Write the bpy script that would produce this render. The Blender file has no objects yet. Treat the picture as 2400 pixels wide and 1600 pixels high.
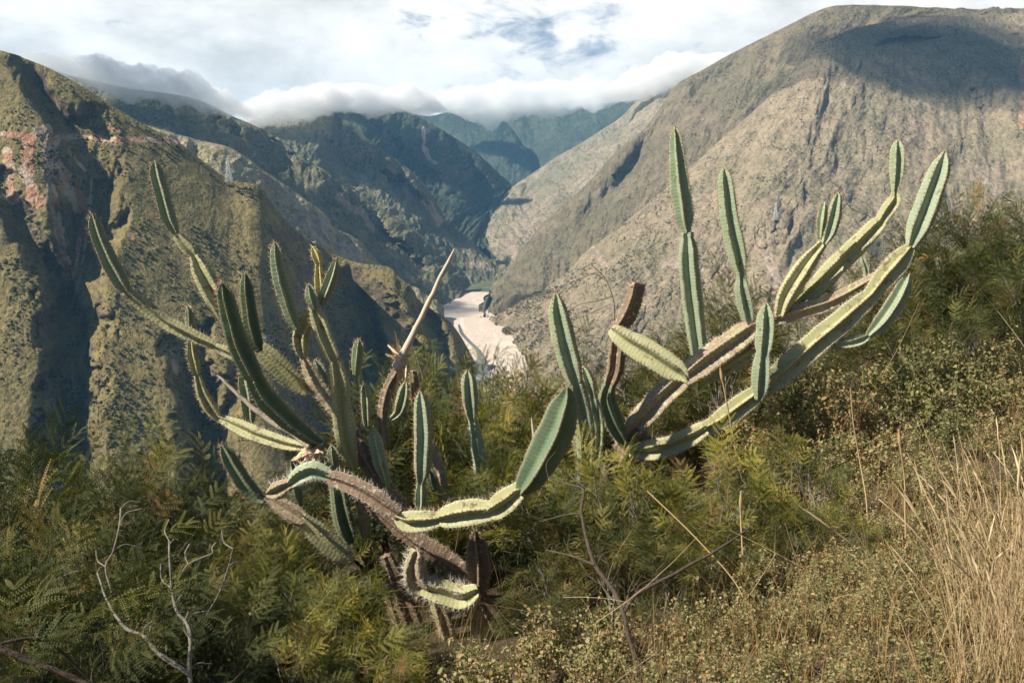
import bpy, math, random
import numpy as np
random.seed(7)
RNG = np.random.default_rng(11)
scene = bpy.context.scene
R = math.radians

# ------------------------------------------------------------------ camera
PITCH = R(10.0)
cd = bpy.data.cameras.new("camera")
cam = bpy.data.objects.new("camera", cd)
scene.collection.objects.link(cam)
cam.location = (0, 0, 0)
cam.rotation_euler = (R(90) - PITCH, 0, 0)
cd.sensor_width = 36.0
cd.lens = 30.0
cd.clip_start = 0.05
cd.clip_end = 60000
cd.dof.use_dof = True
cd.dof.focus_distance = 6.3
cd.dof.aperture_fstop = 5.6
scene.camera = cam

# ------------------------------------------------------------------ sun
SUN = np.array([-0.67, -0.26, 0.69]); SUN = SUN / np.linalg.norm(SUN)
sl = bpy.data.lights.new("sun", 'SUN')
sl.energy = 5.0
sl.angle = R(0.5)
sl.color = (1.0, 0.925, 0.79)
so = bpy.data.objects.new("sun", sl)
scene.collection.objects.link(so)
import mathutils
so.rotation_euler = mathutils.Vector(SUN).to_track_quat('Z', 'Y').to_euler()

# ------------------------------------------------------------------ node helper
class NT:
    def __init__(s, tree):
        s.t = tree
        s.t.nodes.clear()
    def n(s, typ, ins=None, **kw):
        nd = s.t.nodes.new(typ)
        for k, v in kw.items():
            setattr(nd, k, v)
        if ins:
            for k, v in ins.items():
                sock = nd.inputs[k]
                if isinstance(v, bpy.types.NodeSocket):
                    s.t.links.new(v, sock)
                else:
                    sock.default_value = v
        return nd
    def math(s, op, a, b=0.0, c=0.0, clamp=False):
        nd = s.n('ShaderNodeMath', {0: a, 1: b, 2: c}, operation=op)
        nd.use_clamp = clamp
        return nd.outputs[0]
    def mix(s, f, a, b, blend='MIX'):
        nd = s.t.nodes.new('ShaderNodeMix')
        nd.data_type = 'RGBA'; nd.blend_type = blend
        for i, v in ((0, f), (6, a), (7, b)):
            if isinstance(v, bpy.types.NodeSocket):
                s.t.links.new(v, nd.inputs[i])
            else:
                nd.inputs[i].default_value = (v if i == 0 else (v[0], v[1], v[2], 1.0))
        return nd.outputs[2]
    def noise(s, vec, scale, detail=4, rough=0.55, dist=0.0):
        nd = s.n('ShaderNodeTexNoise', {'Scale': scale, 'Detail': detail, 'Roughness': rough, 'Distortion': dist})
        if vec is not None:
            s.t.links.new(vec, nd.inputs['Vector'])
        return nd.outputs['Fac']
    def ss(s, v, lo, hi, a=0.0, b=1.0):
        nd = s.n('ShaderNodeMapRange', {0: v, 1: lo, 2: hi, 3: a, 4: b}, interpolation_type='SMOOTHSTEP')
        return nd.outputs[0]
    def map(s, vec, scale=(1, 1, 1), loc=(0, 0, 0)):
        nd = s.n('ShaderNodeMapping', {'Vector': vec, 'Scale': scale, 'Location': loc})
        return nd.outputs[0]

def material(name):
    m = bpy.data.materials.new(name)
    m.use_nodes = True
    return m, NT(m.node_tree)

# ------------------------------------------------------------------ world: sky with cloud cover ahead
world = bpy.data.worlds.new("World")
scene.world = world
world.use_nodes = True
W = NT(world.node_tree)
sky = W.n('ShaderNodeTexSky', sky_type='NISHITA')
sky.sun_disc = False
sky.sun_elevation = math.asin(SUN[2])
sky.sun_rotation = math.atan2(SUN[0], SUN[1])
sky.altitude = 1500
sky.air_density = 1.0
sky.dust_density = 0.6
bg1 = W.n('ShaderNodeBackground', {'Color': sky.outputs[0], 'Strength': 0.055})
tc = W.n('ShaderNodeTexCoord').outputs['Generated']
sep = W.n('ShaderNodeSeparateXYZ', {0: tc})
# billowed cover, flattened towards the horizon
warp = W.noise(W.map(tc, (2.2, 2.2, 5.0)), 1.0, 3, 0.5)
big = W.noise(W.map(tc, (3.0, 3.0, 7.0), (0.3, 0.0, 0.1)), 1.5, 9, 0.56, 0.25)
fine = W.noise(W.map(tc, (5.0, 5.0, 9.0), (4.3, 1.0, 0.4)), 2.4, 9, 0.6, 0.2)
shade = W.math('ADD', W.math('MULTIPLY', big, 0.62), W.math('MULTIPLY', fine, 0.38))
cr = W.n('ShaderNodeValToRGB', {0: shade})
el = cr.color_ramp.elements
el[0].position = 0.38; el[0].color = (0.60, 0.60, 0.575, 1)
el[1].position = 0.585; el[1].color = (1.0, 0.975, 0.93, 1)
e = el.new(0.46); e.color = (0.77, 0.765, 0.735, 1)
e = el.new(0.515); e.color = (0.89, 0.875, 0.84, 1)
bg2 = W.n('ShaderNodeBackground', {'Color': cr.outputs[0], 'Strength': 0.80})
# where the deck breaks open: a small gap ahead, and widely overhead and behind
def dirmask(px, py, rad):
    c, s_ = math.cos(PITCH), math.sin(PITCH)
    a, b = (px - 1200) / 2000, (800 - py) / 2000
    d = np.array([a, c + b * s_, -s_ + b * c]); d /= np.linalg.norm(d)
    dp = W.n('ShaderNodeVectorMath', {0: tc, 1: tuple(d)}, operation='DISTANCE')
    return W.ss(dp.outputs['Value'], 0.0, rad, 1.0, 0.0)
gap = W.math('MAXIMUM', dirmask(1245, 50, 0.13), W.math('MULTIPLY', dirmask(1395, 80, 0.075), 0.85))
gap = W.math('MAXIMUM', gap, W.math('MULTIPLY', dirmask(985, 45, 0.05), 0.62))
gn = W.noise(W.map(tc, (9, 9, 20)), 1.9, 7, 0.6, 0.4)
gapc = W.math('MULTIPLY', W.ss(W.math('ADD', W.math('MULTIPLY', gap, 0.50), W.math('MULTIPLY', W.math('SUBTRACT', gn, 0.5), 2.0)), 0.24, 0.80), 0.85)
open_up = W.ss(W.math('ADD', sep.outputs[2], W.math('MULTIPLY', W.math('SUBTRACT', big, 0.5), 0.9)), 0.36, 0.58)
behind = W.ss(sep.outputs[1], 0.15, 0.45, 1.0, 0.0)
op = W.math('MAXIMUM', gapc, W.math('MAXIMUM', open_up, behind))
mx = W.n('ShaderNodeMixShader', {0: op, 1: bg2.outputs[0], 2: bg1.outputs[0]})
W.n('ShaderNodeOutputWorld', {0: mx.outputs[0]})

# ------------------------------------------------------------------ render look
scene.view_settings.view_transform = 'Standard'
scene.view_settings.look = 'None'
scene.view_settings.exposure = 0.72
scene.view_settings.gamma = 1.0
scene.cycles.transparent_max_bounces = 24
scene.cycles.volume_bounces = 20
scene.cycles.max_bounces = 20
scene.cycles.diffuse_bounces = 3
scene.cycles.transmission_bounces = 4
scene.cycles.glossy_bounces = 2

# ------------------------------------------------------------------ geometry helpers
CP, SP = math.cos(PITCH), math.sin(PITCH)
def P(px, py, Y):
    """photo pixel (2400x1600 frame) at ground distance Y -> world point; arrays allowed"""
    a = (np.asarray(px, float) - 1200) / 2000
    b = (800 - np.asarray(py, float)) / 2000
    dy = CP + b * SP
    s = np.asarray(Y, float) / dy
    return np.stack([a * s, s * dy, (-SP + b * CP) * s], -1)
def scale_at(py, Y):
    b = (800 - np.asarray(py, float)) / 2000
    return np.asarray(Y, float) / (CP + b * SP) / 2000

def tag(o, label=None, cat=None, group=None, kind=None):
    if label: o['label'] = label
    if cat: o['category'] = cat
    if group: o['group'] = group
    if kind: o['kind'] = kind
    return o

def empty(name, loc=(0, 0, 0)):
    o = bpy.data.objects.new(name, None)
    o.empty_display_size = 0.2
    scene.collection.objects.link(o)
    o.location = loc
    return o

def mk(name, V, F, mat, parent=None, smooth=True, attrs=None):
    """V (n,3); F = list of int arrays (k,3) or (k,4)"""
    V = np.asarray(V, np.float32)
    if parent is not None:
        V = V - np.array(parent.location, np.float32)
    me = bpy.data.meshes.new(name)
    F = [np.asarray(f, np.int32) for f in F if len(f)]
    loops = np.concatenate([f.ravel() for f in F])
    sizes = np.concatenate([np.full(len(f), f.shape[1], np.int32) for f in F])
    starts = np.concatenate([[0], np.cumsum(sizes)[:-1]]).astype(np.int32)
    me.vertices.add(len(V)); me.vertices.foreach_set('co', V.ravel())
    me.loops.add(len(loops)); me.loops.foreach_set('vertex_index', loops)
    me.polygons.add(len(sizes)); me.polygons.foreach_set('loop_start', starts)
    me.polygons.foreach_set('loop_total', sizes)
    me.update(calc_edges=True)
    if smooth:
        me.polygons.foreach_set('use_smooth', np.ones(len(sizes), bool))
    if attrs:
        for k, v in attrs.items():
            at = me.attributes.new(k, 'FLOAT', 'POINT')
            at.data.foreach_set('value', np.asarray(v, np.float32))
    me.materials.append(mat)
    o = bpy.data.objects.new(name, me)
    scene.collection.objects.link(o)
    if parent is not None:
        o.parent = parent
    return o

# vectorised gradient noise
_perm = np.random.default_rng(3).permutation(256).astype(np.int64)
_perm = np.concatenate([_perm, _perm, _perm])
_g = np.random.default_rng(5).normal(size=(256, 3)); _g /= np.linalg.norm(_g, axis=1)[:, None]
def perlin(p):
    p = np.asarray(p, float)
    i = np.floor(p).astype(np.int64); f = p - i
    i &= 255
    u = f * f * f * (f * (f * 6 - 15) + 10)
    out = 0
    for dx in (0, 1):
        wx = u[..., 0] if dx else 1 - u[..., 0]
        for dy in (0, 1):
            wy = u[..., 1] if dy else 1 - u[..., 1]
            for dz in (0, 1):
                wz = u[..., 2] if dz else 1 - u[..., 2]
                h = _perm[_perm[_perm[(i[..., 0] + dx) & 255] + ((i[..., 1] + dy) & 255)] + ((i[..., 2] + dz) & 255)]
                g = _g[h]
                d = g[..., 0] * (f[..., 0] - dx) + g[..., 1] * (f[..., 1] - dy) + g[..., 2] * (f[..., 2] - dz)
                out = out + wx * wy * wz * d
    return out
def recalc(o):
    import bmesh
    bm = bmesh.new(); bm.from_mesh(o.data)
    bmesh.ops.recalc_face_normals(bm, faces=bm.faces[:])
    bm.to_mesh(o.data); bm.free()
def fbm(p, oct=5, gain=0.5, lac=2.03):
    a, s, o = 1.0, 1.0, 0
    for k in range(oct):
        o = o + a * perlin(p * s + 17.3 * k); a *= gain; s *= lac
    return o
def ridged(p, oct=5, gain=0.5, lac=2.05):
    a, s, o = 1.0, 1.0, 0
    for k in range(oct):
        o = o + a * (1 - 2.0 * np.abs(perlin(p * s + 9.7 * k))); a *= gain; s *= lac
    return o
def sstep(x, a, b):
    t = np.clip((x - a) / (b - a), 0, 1); return t * t * (3 - 2 * t)

def catmull(pts, n):
    """pts (k,d) -> n samples by index-uniform Catmull-Rom through all points"""
    pts = np.asarray(pts, float); k = len(pts)
    if k == 2:
        t = np.linspace(0, 1, n)[:, None]; return pts[0] * (1 - t) + pts[1] * t
    ext = np.vstack([2 * pts[0] - pts[1], pts, 2 * pts[-1] - pts[-2]])
    seg = np.linalg.norm(np.diff(pts[:, :2], axis=0), axis=1) + 1e-9
    cum = np.concatenate([[0], np.cumsum(seg)])
    s = np.linspace(0, cum[-1], n)
    j = np.clip(np.searchsorted(cum, s, side='right') - 1, 0, k - 2)
    t = ((s - cum[j]) / seg[j])[:, None]
    p0, p1, p2, p3 = ext[j], ext[j + 1], ext[j + 2], ext[j + 3]
    c = 0.5 * ((2 * p1) + (-p0 + p2) * t + (2 * p0 - 5 * p1 + 4 * p2 - p3) * t * t + (-p0 + 3 * p1 - 3 * p2 + p3) * t ** 3)
    return c

def grid_faces(n, m):
    a = np.arange(n * m).reshape(n, m)
    return np.stack([a[:-1, :-1].ravel(), a[1:, :-1].ravel(), a[1:, 1:].ravel(), a[:-1, 1:].ravel()], 1)

def stroke_mask(px, py, pts, w):
    """1 on the polyline falling to 0 at w pixels"""
    best = np.full(px.shape, 1e9)
    pts = np.asarray(pts, float)
    for a, b in zip(pts[:-1], pts[1:]):
        d = b - a; L = (d ** 2).sum() + 1e-9
        t = np.clip(((px - a[0]) * d[0] + (py - a[1]) * d[1]) / L, 0, 1)
        best = np.minimum(best, np.hypot(px - a[0] - t * d[0], py - a[1] - t * d[1]))
    return best

def soft(px, py, pts, w):
    q = stroke_mask(px, py, pts, w)
    q = q * (1 + 0.5 * fbm(np.stack([px / 50, py / 80, px * 0 + w], -1), 4))
    ends = np.minimum(np.hypot(px - pts[0][0], py - pts[0][1]), np.hypot(px - pts[-1][0], py - pts[-1][1]))
    t = np.clip(q / (w * 1.5), 0, 1)
    return (1 - t * t) ** 2 * (0.35 + 0.65 * sstep(ends, 0, 3 * w))

# ------------------------------------------------------------------ mountain materials
def mountain_mat(name, grass, grass2, bush, rock, rock2, scale=1.0, bushes=1.0, rocky=0.5, streak=0.35):
    m, N = material(name)
    geo = N.n('ShaderNodeNewGeometry')
    pos = geo.outputs['Position']
    nz = N.n('ShaderNodeSeparateXYZ', {0: geo.outputs['Normal']}).outputs[2]
    k = 1.0 / scale
    n1 = N.noise(pos, 0.006 * k, 6, 0.6)
    n2 = N.noise(pos, 0.035 * k, 6, 0.65)
    n3 = N.noise(pos, 0.22 * k, 5, 0.65)
    wn = N.noise(N.map(pos, (0.05 * k, 0.05 * k, 0.006 * k)), 1.0, 6, 0.65, 0.6)
    c = N.mix(N.ss(n1, 0.38, 0.62), grass, grass2)
    c = N.mix(N.math('MULTIPLY', N.ss(n2, 0.35, 0.68), 0.55), c, tuple(0.55 * x for x in grass2))
    c = N.mix(N.math('MULTIPLY', N.ss(n3, 0.35, 0.7), 0.5), c, tuple(1.45 * x for x in grass))
    # exposed rock on steep ground
    steep = N.math('ADD', N.ss(nz, 0.62, 0.30), N.math('MULTIPLY', N.math('SUBTRACT', n2, 0.5), 1.6))
    rm = N.ss(steep, 1.0 - rocky, 1.45 - rocky)
    rc = N.mix(N.ss(wn, 0.35, 0.65), rock, rock2)
    rc = N.mix(N.ss(n3, 0.3, 0.75), rc, tuple(0.5 * x for x in rock2))
    c = N.mix(rm, c, rc)
    # bare streaks running with the slope
    st = N.math('MULTIPLY', N.ss(wn, 0.56, 0.72), streak)
    c = N.mix(st, c, rock)
    # scrub speckle
    vo = N.n('ShaderNodeTexVoronoi', {'Vector': pos, 'Scale': 0.11 * k, 'Randomness': 1.0})
    cl = N.ss(N.noise(pos, 0.014 * k, 4, 0.6), 0.40, 0.62)
    vm = N.math('MULTIPLY', N.ss(vo.outputs['Distance'], 0.44, 0.20), N.math('MULTIPLY', cl, bushes), clamp=True)
    vo2 = N.n('ShaderNodeTexVoronoi', {'Vector': pos, 'Scale': 0.3 * k, 'Randomness': 1.0})
    vm2 = N.math('MULTIPLY', N.ss(vo2.outputs['Distance'], 0.42, 0.15), N.math('MULTIPLY', N.ss(n2, 0.42, 0.6), 0.8 * bushes), clamp=True)
    c = N.mix(N.math('MAXIMUM', vm, vm2), c, bush)
    # erosion scars, tracks
    sc = N.n('ShaderNodeAttribute', attribute_name='scar').outputs['Fac']
    scn = N.ss(N.math('ADD', sc, N.math('MULTIPLY', N.math('SUBTRACT', n2, 0.5), 0.8)), 0.16, 0.34)
    scc = N.mix(N.ss(N.noise(pos, 0.05 * k, 5, 0.6), 0.42, 0.6), (0.44, 0.235, 0.14), (0.54, 0.41, 0.31))
    c = N.mix(scn, c, scc)
    pl = N.n('ShaderNodeAttribute', attribute_name='pale').outputs['Fac']
    pln = N.ss(N.math('ADD', pl, N.math('MULTIPLY', N.math('SUBTRACT', n2, 0.5), 0.8)), 0.16, 0.40)
    c = N.mix(pln, c, N.mix(N.ss(wn, 0.4, 0.6), (0.46, 0.37, 0.28), (0.27, 0.21, 0.17)))
    hgt = N.math('ADD', N.math('MULTIPLY', n3, 1.2), N.math('ADD', N.math('MULTIPLY', n2, 4.0), N.math('MULTIPLY', N.math('MAXIMUM', vm, vm2), 1.1)))
    hgt = N.math('ADD', hgt, N.math('MULTIPLY', wn, 5.0))
    bp = N.n('ShaderNodeBump', {'Strength': 1.0, 'Distance': 2.3 * scale, 'Height': hgt})
    b = N.n('ShaderNodeBsdfPrincipled', {'Base Color': c, 'Roughness': 0.95, 'Specular IOR Level': 0.1, 'Normal': bp.outputs[0]})
    N.n('ShaderNodeOutputMaterial', {0: b.outputs[0]})
    return m

M_A = mountain_mat('slope_olive', (0.265, 0.210, 0.092), (0.160, 0.134, 0.060), (0.050, 0.060, 0.028), (0.29, 0.215, 0.15), (0.14, 0.112, 0.085), 1.0, 0.6, 0.30, 0.12)
M_B = mountain_mat('slope_green', (0.26, 0.225, 0.135), (0.115, 0.13, 0.08), (0.045, 0.068, 0.04), (0.42, 0.33, 0.25), (0.20, 0.17, 0.135), 1.6, 1.0, 0.42, 0.25)
M_B0 = mountain_mat('slope_tan', (0.42, 0.35, 0.205), (0.28, 0.255, 0.145), (0.09, 0.11, 0.06), (0.54, 0.43, 0.33), (0.33, 0.265, 0.21), 1.4, 1.0, 0.55, 0.35)
M_C = mountain_mat('slope_far', (0.095, 0.108, 0.072), (0.050, 0.068, 0.052), (0.016, 0.035, 0.024), (0.26, 0.21, 0.15), (0.12, 0.11, 0.09), 2.2, 0.9, 0.40, 0.2)
M_G = mountain_mat('slope_dry', (0.37, 0.285, 0.195), (0.225, 0.202, 0.122), (0.080, 0.088, 0.052), (0.42, 0.32, 0.255), (0.25, 0.19, 0.155), 1.6, 0.6, 0.50, 0.55)
M_F = mountain_mat('slope_pale', (0.36, 0.29, 0.20), (0.20, 0.20, 0.13), (0.07, 0.09, 0.06), (0.44, 0.34, 0.26), (0.25, 0.20, 0.16), 2.2, 0.9, 0.55, 0.55)
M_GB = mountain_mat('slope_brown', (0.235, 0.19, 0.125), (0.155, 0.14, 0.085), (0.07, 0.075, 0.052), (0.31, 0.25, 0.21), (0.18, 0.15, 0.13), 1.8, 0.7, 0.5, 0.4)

def sheet(name, crest, foot, mat, nu, nv, amp, wl, gully=1.0, seed=0, push=None, scars=None, pales=None,
          curve=0.0, label=None, warp=None):
    C = catmull(crest, nu); D = catmull(foot, nu)
    if warp:
        tt_ = np.interp(np.linspace(0, 1, nu), warp[0], warp[1]) * (nu - 1)
        i0_ = np.clip(np.floor(tt_).astype(int), 0, nu - 2); f_ = (tt_ - i0_)[:, None]
        D = D[i0_] * (1 - f_) + D[i0_ + 1] * f_
    v = np.linspace(0, 1, nv)[None, :, None]
    G = C[:, None, :] * (1 - v) + D[:, None, :] * v
    px, py, Y = G[..., 0], G[..., 1], G[..., 2].copy()
    vv = v[..., 0] * np.ones_like(px)
    Y = Y + curve * 4 * vv * (1 - vv)
    if push is not None:
        Y = Y + push(px, py, vv)
    X3 = P(px, py, Y)
    # surface normal
    du = np.gradient(X3, axis=0); dv = np.gradient(X3, axis=1)
    n = np.cross(dv, du); n /= np.linalg.norm(n, axis=-1, keepdims=True) + 1e-9
    n *= np.sign(n[..., 2:3] + 1e-6)
    # gullies: noise stretched down the slope
    L = np.concatenate([[0], np.cumsum(np.linalg.norm(np.diff(X3[:, nv // 2], axis=0), axis=1))])[:, None] * np.ones_like(px)
    S = np.concatenate([np.zeros((nu, 1)), np.cumsum(np.linalg.norm(np.diff(X3, axis=1), axis=2), axis=1)], 1)
    q = np.stack([L / wl + 0.5 * fbm(X3 / (wl * 2.5) + seed, 2), S / (wl * 3.4), np.full_like(L, seed * 3.1)], -1)
    gl = ridged(q, 5, 0.52) - 0.9
    q2 = np.stack([L / (wl * 0.30) + 0.4 * gl, S / (wl * 1.3), np.full_like(L, seed * 7.7)], -1)
    gl = gl + 0.32 * (ridged(q2, 4, 0.5) - 0.8)
    fb = fbm(X3 / (wl * 1.7) + seed * 5.3, 7, 0.47)
    fade = sstep(vv, 0.0, 0.10) * 0.85 + 0.15
    disp = (gl * gully * 0.42 + fb * 0.9) * amp * fade
    X3 = X3 + n * disp[..., None]
    # rock ledges
    led = perlin(X3 / (wl * 0.25) + 31.0) * amp * 0.05
    X3[..., 2] += led * fade
    attrs = {}
    for key, lst in (('scar', scars), ('pale', pales)):
        m = np.zeros_like(px)
        if lst:
            wob = 1 + 0.9 * fbm(np.stack([px / 28, py / 28, px * 0 + 3], -1), 4)
            for pts, w in lst:
                d = stroke_mask(px, py, pts, w)
                m = np.maximum(m, 1 - np.clip(d / (w * np.clip(wob, 0.3, 2)), 0, 1))
        attrs[key] = m.ravel()
    o = mk(name, X3.reshape(-1, 3), [grid_faces(nu, nv)[:, ::-1]], mat, attrs=attrs)
    tag(o, kind='structure')
    if label: o['label'] = label
    return o, X3, px, py

# ------------------------------------------------------------------ valley floor and river bed
RZ = -357.0
m_floor, N = material('valley_scrub')
pos = N.n('ShaderNodeNewGeometry').outputs['Position']
c = N.mix(N.ss(N.noise(pos, 0.012, 6, 0.6), 0.4, 0.6), (0.05, 0.085, 0.035), (0.13, 0.125, 0.06))
b = N.n('ShaderNodeBsdfPrincipled', {'Base Color': c, 'Roughness': 0.95})
N.n('ShaderNodeOutputMaterial', {0: b.outputs[0]})
g = np.linspace(-1, 1, 60)
gx, gy = np.meshgrid(g * 9800, g * 5600 + 4900, indexing='ij')
V = np.stack([gx, gy, np.full_like(gx, RZ - 5.0)], -1)
tag(mk('valley_floor', V.reshape(-1, 3), [grid_faces(60, 60)], m_floor), kind='structure')

m_river, N = material('river_gravel')
pos = N.n('ShaderNodeNewGeometry').outputs['Position']
n1 = N.noise(N.map(pos, (0.010, 0.004, 0.01)), 1.0, 7, 0.6, 1.2)
n2 = N.noise(pos, 0.15, 5, 0.6)
c = N.mix(N.ss(n1, 0.40, 0.60), (0.66, 0.55, 0.45), (0.58, 0.47, 0.38))
c = N.mix(N.ss(N.math('ABSOLUTE', N.math('SUBTRACT', n1, 0.5)), 0.016, 0.004, 0.0, 0.5), c, (0.36, 0.30, 0.25))
c = N.mix(N.math('MULTIPLY', N.ss(n2, 0.45, 0.7), 0.10), c, (0.40, 0.32, 0.26))
b = N.n('ShaderNodeBsdfPrincipled', {'Base Color': c, 'Roughness': 0.9})
N.n('ShaderNodeOutputMaterial', {0: b.outputs[0]})
def plane_pt(px, py, z):
    a = (px - 1200) / 2000; bb = (800 - py) / 2000
    d = np.array([a, CP + bb * SP, -SP + bb * CP]); return d * (z / d[2])
riv = [(1040, 1000, 1290), (1085, 900, 1262), (1065, 850, 1250), (1050, 810, 1235), (1035, 780, 1225), (1010, 750, 1175), (1000, 728, 1145), (1008, 708, 1135), (1040, 694, 1135), (1085, 684, 1160)]
rows = []
for l, y, r in riv:
    rows.append(np.concatenate([plane_pt(l, y, RZ), plane_pt(r, y, RZ)]))
rows = catmull(np.array(rows)[:, [1, 0, 2, 3, 4, 5]], 90)
Lp = rows[:, [1, 0, 2]]; Rp = rows[:, 3:6]
t = np.linspace(0, 1, 30)[None, :, None]
V = Lp[:, None] * (1 - t) + Rp[:, None] * t
V[..., 2] += fbm(V / 60.0, 4) * 1.2
tag(mk('river_bed', V.reshape(-1, 3), [grid_faces(90, 30)], m_river), kind='structure')
# braided shallow water
m_wat, N = material('river_water')
b = N.n('ShaderNodeBsdfPrincipled', {'Base Color': (0.17, 0.17, 0.15, 1), 'Roughness': 0.12})
N.n('ShaderNodeOutputMaterial', {0: b.outputs[0]})
wl_ = [(1108, 905), (1118, 880), (1122, 858), (1128, 838), (1118, 818), (1100, 800), (1082, 780), (1075, 760)]
ww = [26, 30, 20, 9, 6, 5, 4, 2]
a0 = np.array([plane_pt(x - w_, y, RZ + 2.0) for (x, y), w_ in zip(wl_, ww)]); a1 = np.array([plane_pt(x + w_, y, RZ + 2.0) for (x, y), w_ in zip(wl_, ww)])
a0 = catmull(a0[:, [1, 0, 2]], 40)[:, [1, 0, 2]]; a1 = catmull(a1[:, [1, 0, 2]], 40)[:, [1, 0, 2]]
tag(mk('river_water', np.stack([a0, a1], 1).reshape(-1, 3), [grid_faces(40, 2)], m_wat), kind='structure')

# ------------------------------------------------------------------ mountains (each a relief with its own distance)
def push_A(px, py, vv):
    yy = np.array([400, 449, 560, 700, 850, 1000, 1300]); xx = np.array([600, 620, 655, 690, 712, 722, 730])
    Rl = np.interp(py, yy, xx)
    wob = 10 * fbm(np.stack([px / 60, py / 60, px * 0], -1), 3)
    d = px - Rl + wob
    out = 210 * sstep(d, 0, 75) * (1 - 0.85 * sstep(d, 90, 330)) * sstep(py, 445, 560)
    for pts, w, h in (
        ([(200, 330), (208, 480), (183, 640), (166, 760), (165, 1000), (170, 1300)], 62, 80),
        ([(0, 440), (70, 560), (130, 660), (168, 780)], 34, 45),
        ([(55, 140), (95, 220), (135, 275), (190, 330)], 26, 45),
        ([(440, 820), (465, 900), (480, 1000), (500, 1180), (510, 1300)], 50, 85),
        ([(570, 830), (550, 930), (520, 1060)], 24, 30),
        ([(715, 880), (725, 980), (730, 1100)], 30, 60),
        ([(880, 690), (960, 800), (1010, 900)], 26, 45),
        ([(820, 650), (870, 760), (900, 900)], 22, 50),
        ([(975, 700), (1020, 790), (1060, 880)], 22, 50)):
        out = out + h * soft(px, py, pts, w)
    return out
crA = [(-700, -60, 1330), (-350, 30, 1310), (0, 118, 1280), (60, 138, 1275), (120, 163, 1280), (190, 202, 1290), (250, 240, 1300), (330, 288, 1315), (415, 332, 1335), (475, 378, 1345), (540, 422, 1360), (591, 431, 1370), (618, 449, 1380), (648, 492, 1400), (682, 532, 1430), (729, 566, 1460), (785, 596, 1500), (840, 616, 1530), (909, 625, 1570), (936, 650, 1590), (966, 676, 1610), (980, 702, 1620), (1012, 726, 1640), (1051, 752, 1660), (1073, 778, 1670), (1095, 815, 1680), (1122, 868, 1700), (1130, 900, 1700)]
ftA = [(-700, 1300, 700), (0, 1320, 760), (400, 1320, 800), (720, 1320, 850), (900, 1200, 1100), (1040, 1050, 1330), (1135, 930, 1600)]
sheetA, XA, pxA, pyA = sheet('mountain', crA, ftA, M_A, 820, 520, 7.5, 130, 0.75, 1, push_A,
    scars=[([(-50, 318), (40, 319), (120, 322), (200, 322), (262, 327), (330, 327), (412, 331)], 9.0),
           ([(68, 330), (60, 420), (95, 480)], 20), ([(110, 310), (125, 380), (150, 430), (190, 480)], 26),
           ([(120, 440), (140, 540), (150, 620), (155, 660)], 13), ([(20, 360), (30, 470)], 14), ([(262, 300), (275, 304)], 9),
           ([(160, 350), (200, 400)], 5), ([(185, 560), (172, 660)], 7), ([(307, 545), (312, 560)], 5), ([(945, 780), (975, 840)], 14)],
    pales=[([(85, 305), (105, 318)], 12), ([(100, 330), (110, 420), (125, 520), (145, 590)], 9), ([(215, 420), (210, 500), (192, 640), (174, 720)], 5),
           ([(172, 850), (176, 930), (168, 1040)], 7), ([(560, 790), (640, 800)], 14), ([(400, 820), (410, 870)], 10)],
    label='olive green near mountain slope with road cut and red erosion scars')
crB0 = [(230, 250, 1900), (330, 290, 1950), (418, 316, 2000), (470, 330, 2040), (534, 346, 2080), (575, 368, 2120), (614, 399, 2160), (655, 424, 2200), (691, 449, 2230), (730, 478, 2260), (767, 506, 2290), (783, 532, 2300), (840, 562, 2340), (871, 597, 2360), (915, 640, 2380), (975, 680, 2400), (1010, 700, 2400), (1030, 728, 2420)]
ftB0 = [(230, 420, 1600), (500, 560, 1650), (720, 680, 1750), (870, 760, 1850), (1000, 800, 2000), (1036, 770, 2250)]
sheet('mountain', crB0, ftB0, M_B0, 460, 240, 17, 120, 1.8, 2,
      pales=[([(400, 322), (430, 330)], 9), ([(690, 515), (740, 540), (760, 560)], 22), ([(735, 520), (770, 525)], 12), ([(790, 570), (840, 600)], 18)],
      label='pale tan ridge with bare rock cliffs behind the near slope')
crB1 = [(-200, 60, 2300), (60, 140, 2400), (160, 176, 2450), (300, 208, 2550), (400, 221, 2650), (440, 230, 2700), (476, 240, 2720), (520, 262, 2760), (553, 278, 2790), (590, 294, 2820), (630, 313, 2850), (706, 368, 2900), (783, 414, 2950), (840, 458, 3000), (898, 491, 3040), (955, 529, 3080), (1012, 571, 3120), (1060, 612, 3150), (1090, 645, 3150), (1100, 665, 3150), (1080, 690, 3100)]
ftB1 = [(-200, 500, 1900), (200, 420, 2050), (500, 480, 2150), (760, 620, 2350), (900, 720, 2450), (1010, 760, 2500), (1045, 712, 2780)]
def push_B1(px, py, vv):
    out = 0
    for pts, w, h in (([(560, 300), (700, 420), (860, 560), (960, 660)], 40, 110), ([(700, 400), (800, 500), (900, 600)], -26, -60), ([(420, 240), (520, 330), (620, 400)], 34, 70), ([(880, 540), (960, 620), (1030, 680)], 22, 50)):
        out = out + h * soft(px, py, pts, abs(w))
    return out
sheet('mountain', crB1, ftB1, M_B, 620, 300, 24, 170, 1.9, 3, push_B1,
      pales=[([(790, 470), (830, 500)], 12), ([(850, 500), (870, 540)], 12)],
      label='dark green ridge running down from the low cloud to the river')
crC = [(550, 300, 3700), (640, 268, 3700), (695, 272, 3700), (767, 262, 3750), (802, 279, 3800), (859, 322, 3850), (936, 380, 3950), (993, 430, 4000), (1031, 488, 4050), (1051, 525, 4050), (1100, 560, 4000), (1140, 600, 3900), (1180, 628, 3850), (1190, 648, 3700)]
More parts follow.
